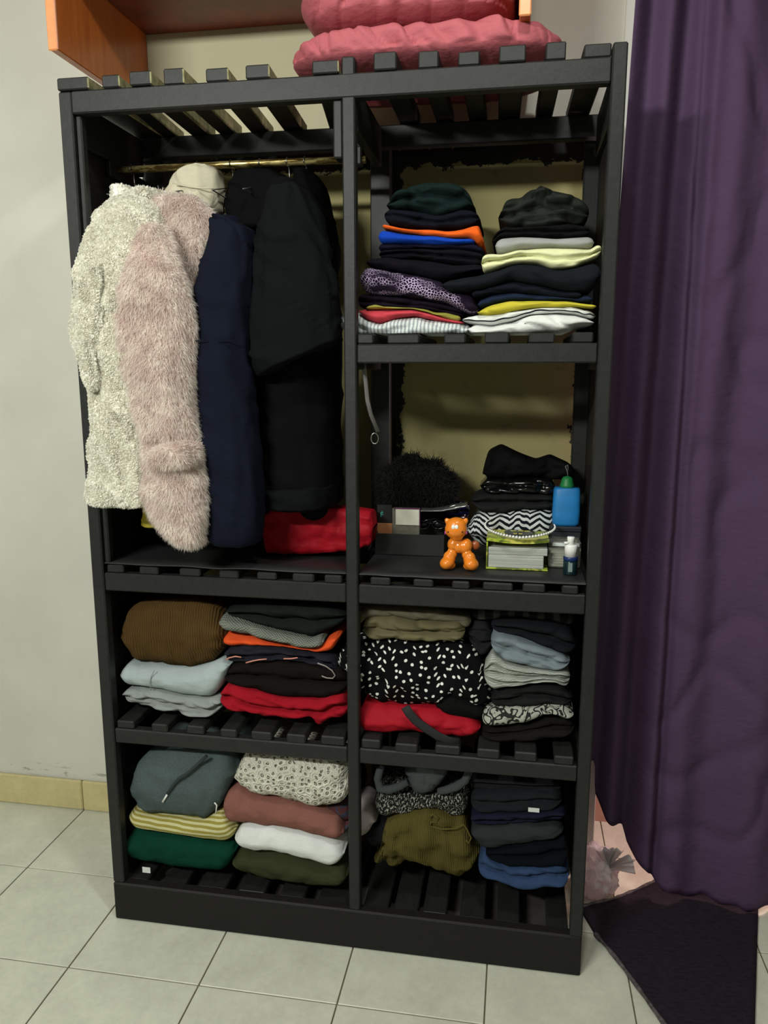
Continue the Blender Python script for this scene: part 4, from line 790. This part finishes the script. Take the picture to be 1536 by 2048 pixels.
qa, qb = bx_(305, 818, .221), bx_(434, 908, .221); box('label', (qa[0], .2215, qb[2]), (qb[0], .2232, qa[2]), PAPER, s_, .0004); box('edge', (pa[0]+.004, .2212, qa[2]+.0004), (pbx[0], .2236, qa[2]+.003), PLUMF, s_, .0004); box('edge', (qb[0]+.0004, .2212, qb[2]-.004), (qb[0]+.0022, .2236, qa[2]), PLUMF, s_, .0004)
GLOSS = basic('glossy_black_plastic', (12, 12, 14), .12)
s_ = root('sunglasses', tuple(bx_(480, 920, .25)), 'glossy black sunglasses lying in the black tray', 'sunglasses')
for cx_ in (455, 540):
    pts = [bx_(cx_+36*math.cos(a), 905+22*math.sin(a), .25) for a in np.linspace(0, 2*math.pi, 17)[:-1]]; tube('rim', pts, .0022, GLOSS, s_, 8, closed=True)
    blobm = blob('lens', bx_(cx_, 905, .252), (.0125, .002, .0085), GLOSS, s_, 2)
tube('temple', [bx_(x, y, .245) for x, y in ((420, 905), (400, 925), (360, 935), (320, 940))], .0018, GLOSS, s_, 8); tube('temple', [bx_(x, y, .246) for x, y in ((575, 900), (520, 870), (470, 880), (400, 920))], .0018, GLOSS, s_, 8); tube('bridge', [bx_(x, y, .249) for x, y in ((490, 900), (498, 895), (506, 900))], .0018, GLOSS, s_, 8)
SHINY = basic('shiny_dark_blue_wrap', (16, 16, 48), .18, bump=.6, scale=50)
foldb('plastic_pouch', 'shiny dark blue plastic pouch behind the black tray', 'pouch', SHINY, [(300, 790), (380, 740), (450, 745), (540, 770), (640, 790), (705, 780)], [(300, 950), (500, 950), (705, 900)], Y0=.31, depth=.05, layers=2, crease=.014, amp=.008)
SLV = basic('silver_foil_strip', (150, 150, 150), .3, .8)
foldb('foil_packet', 'narrow grey foil packet leaning over the tray edge', 'packet', SLV, [(440, 830), (560, 818), (640, 800), (695, 795)], [(440, 834), (560, 838), (640, 826), (695, 808)], Y0=.215, depth=.05, layers=1, round_=.003, crease=.002)
FUZZ = basic('black_fluffy_pile', (14, 13, 13), .9); BFUR = basic('black_fluffy_core', (9, 9, 9), .95)
s_ = root('fluffy_hat', tuple(bx_(430, 760, .33)), 'black fluffy hat sitting at the back behind the tray', 'hat')
bm = bmesh.new(); bmesh.ops.create_icosphere(bm, subdivisions=4, radius=1)
c_ = bx_(420, 640, .30)
for v in bm.verts: k_ = 1+.18*fnoise(v.co.x*2, v.co.y*2, v.co.z*2); v.co = Vector((c_[0]+v.co.x*.098*k_, .315+v.co.y*.045*k_, max(ZL+.002, c_[2]-.03+v.co.z*(.082 if v.co.x < .1 else .072)*k_)))
fo = bm_obj('crown', bm, BFUR, s_, True); fur('long_pile', fo, fo, 9000, .016, .0016, FUZZ, .2, .8, .3, 9)
# orange toy cat
OTOY = basic('glossy_orange_plastic', (232, 132, 36), .22, coat=.4); OTOY2 = basic('brown_orange_plastic', (150, 78, 40), .3); PINKT = basic('magenta_cheek', (196, 70, 150), .4); WTOY = basic('white_plastic', (240, 240, 236), .3); DARK = basic('dark_dot', (40, 22, 14), .4)
CY = .088; K = .3646*.00113*1.0
o0 = bx_(655, 1140, CY); mpp = (bx_(755, 900, CY)[0]-bx_(655, 900, CY)[0])/100
s_ = root('toy_cat', (o0[0], CY, ZL), 'glossy orange toy cat standing before the black tray', 'toy')
def toy(x, y, dy=0): p = bx_(x, y, CY); return Vector((p[0], p[1]+dy, p[2]))
def fuse(name, parts, mat, vox=.0016):
    bm = bmesh.new()
    for c, r, rot in parts:
        g = bmesh.ops.create_icosphere(bm, subdivisions=3, radius=1)['verts']; M = Vector(c)
        from mathutils import Matrix
        R = Matrix.Rotation(rot, 3, 'Y')
        for v in g: v.co = R @ Vector((v.co.x*r[0], v.co.y*r[1], v.co.z*r[2])) + M
    o = bm_obj(name, bm, mat, s_, True); q_ = o.modifiers.new('r', 'REMESH'); q_.mode = 'VOXEL'; q_.voxel_size = vox; q_.use_smooth_shade = True
    z_ = o.modifiers.new('s', 'SMOOTH'); z_.iterations = 4; z_.factor = .5; return o
u_ = mpp
fuse('body', [(toy(622, 1012), (34*u_, 38*u_, 40*u_), 0), (toy(688, 1022, .0), (38*u_, 40*u_, 46*u_), .2), (toy(655, 1022), (46*u_, 38*u_, 40*u_), 0), (toy(640, 985, -.003), (30*u_, 28*u_, 24*u_), 0)], OTOY)
for sgn, (ax, ay, bx2, by) in ((-1, (612, 1060, 590, 1110)), (1, (700, 1065, 722, 1115))):
    fuse('leg', [(toy(ax+4*sgn*-1, ay-4, -.004), (27*u_, 27*u_, 34*u_), .3*sgn), (toy((ax+bx2)/2, (ay+by)/2-2, -.006), (33*u_, 33*u_, 40*u_), .35*sgn), (toy(bx2, by-4, -.012), (42*u_, 48*u_, 36*u_), .3*sgn), (toy(bx2+12*-sgn, by+10, -.008), (34*u_, 34*u_, 24*u_), 0)], OTOY)
fuse('head', [(toy(638, 925, -.01), (62*u_, 54*u_, 54*u_), 0), (toy(640, 900, -.008), (58*u_, 48*u_, 42*u_), 0), (toy(640, 960, -.008), (40*u_, 40*u_, 28*u_), 0), (toy(594, 884, -.008), (16*u_, 12*u_, 24*u_), -.6), (toy(686, 884, -.008), (16*u_, 12*u_, 24*u_), .6)], OTOY, .0014)
for ex_ in (598, 676): blob('eye', toy(ex_, 930, -.01-44*u_), (4*u_, 2.5*u_, 5*u_), DARK, s_, 2)
for ex_ in (582, 695): blob('cheek', toy(ex_, 940, -.0135), (6*u_, 10*u_, 12*u_), PINKT, s_, 2)
for ex_ in (627, 645): blob('forehead_spot', toy(ex_, 903, -.01-47*u_), (11*u_, 6*u_, 14*u_), WTOY, s_, 2)
lathe('key_stub', [(9*u_, 0), (10*u_, 12*u_), (7*u_, 26*u_)], toy(636, 884, -.008), OTOY2, s_, 12)
blob('tail', toy(742, 1020, .008), (24*u_, 16*u_, 26*u_), OTOY2, s_, 3)
# thick green book with a pearl headband on it
GREENB = NT('green_yellow_book_cover'); _k = GREENB; _o = _k.n('ShaderNodeTexCoord').outputs['Object']
_f = _k.ramp(_k.noise(_k.mapv(_o, (1, 1, 2)), 34, 4, .6), .47, .53); _c = _k.mix(_f, lin((172, 190, 60)), lin((96, 108, 40))); _k.l(_k.mix(_k.ramp(_k.noise(_o, 16, 3), .52, .58), _c, lin((210, 204, 96))), _k.p.inputs['Base Color']); _k.p.inputs['Roughness'].default_value = .3; GREENB = GREENB.m
PAGES = NT('page_block'); _k = PAGES; _o = _k.n('ShaderNodeTexCoord').outputs['Object']; _f = _k.noise(_k.mapv(_o, (3, 3, 700)), 1.5, 3, .6); _k.l(_k.mix(_k.ramp(_f, .3, .7), lin((196, 200, 192)), lin((136, 142, 136))), _k.p.inputs['Base Color']); _k.bump(_f, .6, .001); PAGES = PAGES.m
BY = .098; pa = bx_(800, 1150, BY); pb2 = bx_(1140, 1150, BY); zt_ = bx_(970, 985, BY)[2] + .002
s_ = root('thick_book', ((pa[0]+pb2[0])/2, BY+.05, ZL), 'thick green and yellow book lying flat with its page edges forward', 'book')
x0_, x1_ = pa[0], pb2[0]; DB = .15
box('back_cover', (x0_, BY, ZL), (x1_, BY+DB, ZL+.0032), GREENB, s_, .0006)
bm = bmesh.new(); box_bm(bm, (x0_+.0045, BY+.004, ZL+.0034), (x1_-.010, BY+DB-.004, ZL+.034), .001); bm_obj('page_block', bm, PAGES, s_)
bm = bmesh.new(); box_bm(bm, (x0_+.0045, BY+.003, ZL+.0345), (x1_-.002, BY+DB-.004, ZL+.051), .001); bm_obj('page_block', bm, PAGES, s_)
box('spine', (x0_-.0002, BY, ZL+.0034), (x0_+.0035, BY+DB, zt_-.0105), GREENB, s_, .0008)
# slightly bowed front cover
n = 20; V = []; Fc = []
zc = zt_-.012
for i in range(n+1):
    x = x0_+(x1_-x0_)*i/n; t = (i/n-.5)*2; zz = zc+.009*t*t*.6
    for y in (BY, BY+DB):
        V += [(x, y, zz), (x, y, zt_-.002+.002*t*t)]
for i in range(n):
    a = i*4; b = a+4; Fc += [(a, b, b+1, a+1), (a+2, a+3, b+3, b+2), (a+1, b+1, b+3, a+3), (a, a+2, b+2, b)]
Fc += [(0, 1, 3, 2), (n*4, n*4+2, n*4+3, n*4+1)]
mesh_obj('front_cover', V, Fc, GREENB, s_, smooth=False)
DKP = basic('dark_cover_print', (30, 34, 22), .3); YLP = basic('yellow_cover_print', (206, 200, 96), .4)
cxm = (x0_+x1_)/2+.004; cym = BY+.075
V = [(cxm+.036*math.cos(a), cym+.04*math.sin(a), zt_+.0002) for a in np.linspace(0, 2*math.pi, 25)[:-1]]; mesh_obj('cover_print', V+[(a, b, c-.0008) for a, b, c in V], [tuple(range(24))]+[(i, i+24, (i+1) % 24+24, (i+1) % 24) for i in range(24)], DKP, s_, smooth=False)
for dx, dy_ in ((-.014, .012), (.004, .014), (.018, .012), (-.008, -.018), (.001, -.018)): box('cover_letter', (cxm+dx-.006, cym+dy_-.004, zt_+.0003), (cxm+dx+.006, cym+dy_+.004, zt_+.0008), YLP, s_, 0)
PEARL = basic('white_pearl', (226, 228, 222), .22, coat=.6)
hc = Vector((bx_(985, 950, BY+.03)[0], BY+.045, zt_+.008)); hw_ = (bx_(1168, 950, BY+.04)[0]-bx_(800, 950, BY+.04)[0])/2
s_ = root('pearl_headband', tuple(hc), 'black headband set with white pearls lying on the thick book', 'headband')
def hb(a, rr=0): return hc+Vector(((hw_+rr)*math.sin(a), -(.066+rr)*math.cos(a), .010*(1-math.cos(a))*.5+(.012*abs(math.sin(a*.5)))))
tube('band', [hb(a) for a in np.linspace(-2.25, 1.9, 40)], .0022, STRAP, s_, 8)
pm = None
for i, a in enumerate(np.linspace(-2.1, 1.75, 43)):
    rr = .0036*(1-.35*abs(a)/2.1)
    if pm is None:
        bm = bmesh.new(); bmesh.ops.create_uvsphere(bm, u_segments=14, v_segments=9, radius=1); pm = bpy.data.meshes.new('pearl'); bm.to_mesh(pm); bm.free(); pm.polygons.foreach_set('use_smooth', [True]*len(pm.polygons)); pm.materials.append(PEARL)
    o = bpy.data.objects.new('pearl', pm); COL.objects.link(o); o.parent = s_; o.scale = (rr,)*3; o.location = hb(a, .0032)-hc
# right hand pile at the back
CHEV = fabric('black_white_chevron', (190, 196, 196), 'chevron', (20, 22, 26), p=.016, var=.05)
foldb('folded_scarf', 'black and white chevron scarf bundled behind the thick book', 'scarf', CHEV, [(690, 930), (720, 870), (780, 850), (900, 850), (1000, 828), (1170, 825), (1200, 850)], [(690, 990), (760, 1035), (900, 1050), (1050, 1050), (1200, 1040)], Y0=.20, depth=.12, layers=1, crease=.006, round_=.04, amp=.006)
foldb('folded_trousers', 'charcoal trousers on the chevron scarf', 'trousers', CHAR, [(715, 755), (780, 735), (950, 735), (1180, 740)], [(715, 800), (780, 845), (900, 848), (1000, 828), (1180, 826)], Y0=.215, depth=.12, layers=2)
foldb('plastic_packet', 'glossy black plastic packet in the dark pile at the back', 'packet', GLOSS, [(765, 680), (800, 655), (950, 655), (1060, 650), (1180, 660)], [(765, 720), (800, 738), (950, 736), (1180, 740)], Y0=.21, depth=.12, layers=2, crease=.008, amp=.005)
foldb('folded_jumper', 'black jumper heaped on top of the dark pile under the upper right shelf', 'jumper', BLKC, [(780, 600), (800, 520), (880, 482), (950, 510), (1080, 560), (1160, 535), (1280, 590)], [(780, 660), (950, 658), (1160, 662), (1290, 665)], Y0=.235, depth=.1, layers=1, crease=.01, amp=.006, round_=.02)
# plain blue bottle on a dark box
DBOX = basic('dark_teal_box', (18, 26, 32), .5); BLUE = basic('matte_blue_plastic', (28, 116, 180), .5, var=.04); GREENC = basic('green_cap_plastic', (28, 120, 62), .5); GREY = basic('grey_cord', (120, 120, 116), .8)
pa = bx_(1150, 915, .185); pb2 = bx_(1325, 915, .185); s_ = root('storage_box', ((pa[0]+pb2[0])/2, .22, ZL), 'dark box under the blue bottle', 'box')
box('body', (pa[0], .19, ZL), (pb2[0], .26, pa[2]-.012), DBOX, s_, .002); box('lid', (pa[0]-.001, .188, pa[2]-.0118), (pb2[0]+.001, .262, pa[2]), DBOX, s_, .002)
zb_ = pa[2]; c_ = bx_(1238, 900, .21); zt_ = bx_(1238, 700, .21)[2]; hw_ = .5*(bx_(1313, 800, .21)[0]-bx_(1162, 800, .21)[0])
s_ = root('blue_bottle', (c_[0], .215, zb_), 'plain matte blue bottle with a domed green cap', 'bottle')
V = []; Fc = []; prof = [(.90, 0), (1, .006), (1.02, .03), (1.0, .06), (.97, zt_-zb_-.006), (.88, zt_-zb_)]
for rr, z in prof:
    for k in range(28):
        a = 2*math.pi*k/28; ca, sa = math.cos(a), math.sin(a); V.append((c_[0]+hw_*rr*math.copysign(abs(ca)**.55, ca), .218+.022*rr*math.copysign(abs(sa)**.55, sa), zb_+z))
for i in range(len(prof)-1):
    for k in range(28): Fc.append((i*28+k, i*28+(k+1) % 28, (i+1)*28+(k+1) % 28, (i+1)*28+k))
Fc += [tuple(range(28))[::-1], tuple(range((len(prof)-1)*28, len(prof)*28))]
mesh_obj('body', V, Fc, BLUE, s_)
lathe('cap', [(.018, 0), (.0165, .006), (.0145, .012), (.013, .02), (.009, .0245), (.003, .0265)], (c_[0], .218, zt_+.0003), GREENC, s_, 20)
tube('cord', [Vector((c_[0]+.001, .218, zt_+.026)), Vector((c_[0]-.001, .218, zt_+.038)), Vector((c_[0]-.006, .216, zt_+.05)), Vector((c_[0]-.001, .218, zt_+.054)), Vector((c_[0]+.001, .219, zt_+.04))], .0011, GREY, s_, 6)
# tissue pack and spray bottle
pa = bx_(1150, 990, .135); pb2 = bx_(1318, 1120, .135); TISS = basic('white_tissue', (214, 220, 218), .8, var=.05)
s_ = root('tissue_pack', ((pa[0]+pb2[0])/2, .15, ZL), 'white tissues in a clear plastic wrapper beside the thick book', 'tissues')
zt_ = pa[2]
for i in range(6):
    z0_ = ZL+.003+i*.0062; dx = .004*math.sin(i*2.1); bm = bmesh.new(); box_bm(bm, (pa[0]+.006+dx, .137-.003*(i % 2), z0_), (pb2[0]-.006, .19, z0_+.0054), .0015); o = bm_obj('tissue', bm, TISS, s_, True)
box('wrapper', (pa[0]-.002, .133, ZL+.0002), (pb2[0], .195, zt_-.002), CLEAR, s_, .003); box('flap', (pa[0]+.006, .131, zt_-.012), (pb2[0]-.004, .1325, zt_-.004), TISS, s_, .0004)
c_ = atz(1140, 1143, ZL); c_[1] = .085; c_ = np.array([at(1140, 1143, .085)[0], .085, ZL]); NAVP = basic('navy_plastic', (20, 44, 96), .3); DGL = basic('dark_teal_glass', (14, 40, 46), .08, coat=.5)
mp2 = at(1141, 1100, .085)[0]-at(1140, 1100, .085)[0]
s_ = root('spray_bottle', tuple(c_), 'small dark spray bottle with a white pump head', 'bottle')
r_ = 14.5*mp2
lathe('body', [(r_*.95, 0), (r_, .002), (r_, 26*mp2), (r_*.97, 29*mp2)], c_, DGL, s_); lathe('collar', [(r_, 29.3*mp2), (r_*1.03, 31*mp2), (r_*1.03, 36*mp2), (r_*.98, 37*mp2)], c_, NAVP, s_)
lathe('pump', [(r_*.9, 37.3*mp2), (r_*.9, 60*mp2), (r_*.82, 62*mp2)], c_, WTOY, s_); lathe('pump_head', [(r_*.5, 62.3*mp2), (r_*.5, 72*mp2), (r_*.55, 76*mp2), (r_*.5, 78*mp2)], (c_[0]-.001, c_[1], c_[2]), WTOY, s_)
tube('nozzle', [(c_[0]-r_*.3, c_[1]-.004, ZL+66*mp2), (c_[0]-r_*1.0, c_[1]-.008, ZL+66*mp2)], .003, WTOY, s_, 10)
box('label', (c_[0]-r_*.35, c_[1]-r_*1.02, ZL+7*mp2), (c_[0]+r_*.25, c_[1]-r_*.9, ZL+26*mp2), basic('pale_label', (120, 140, 138), .5), s_, .0005)
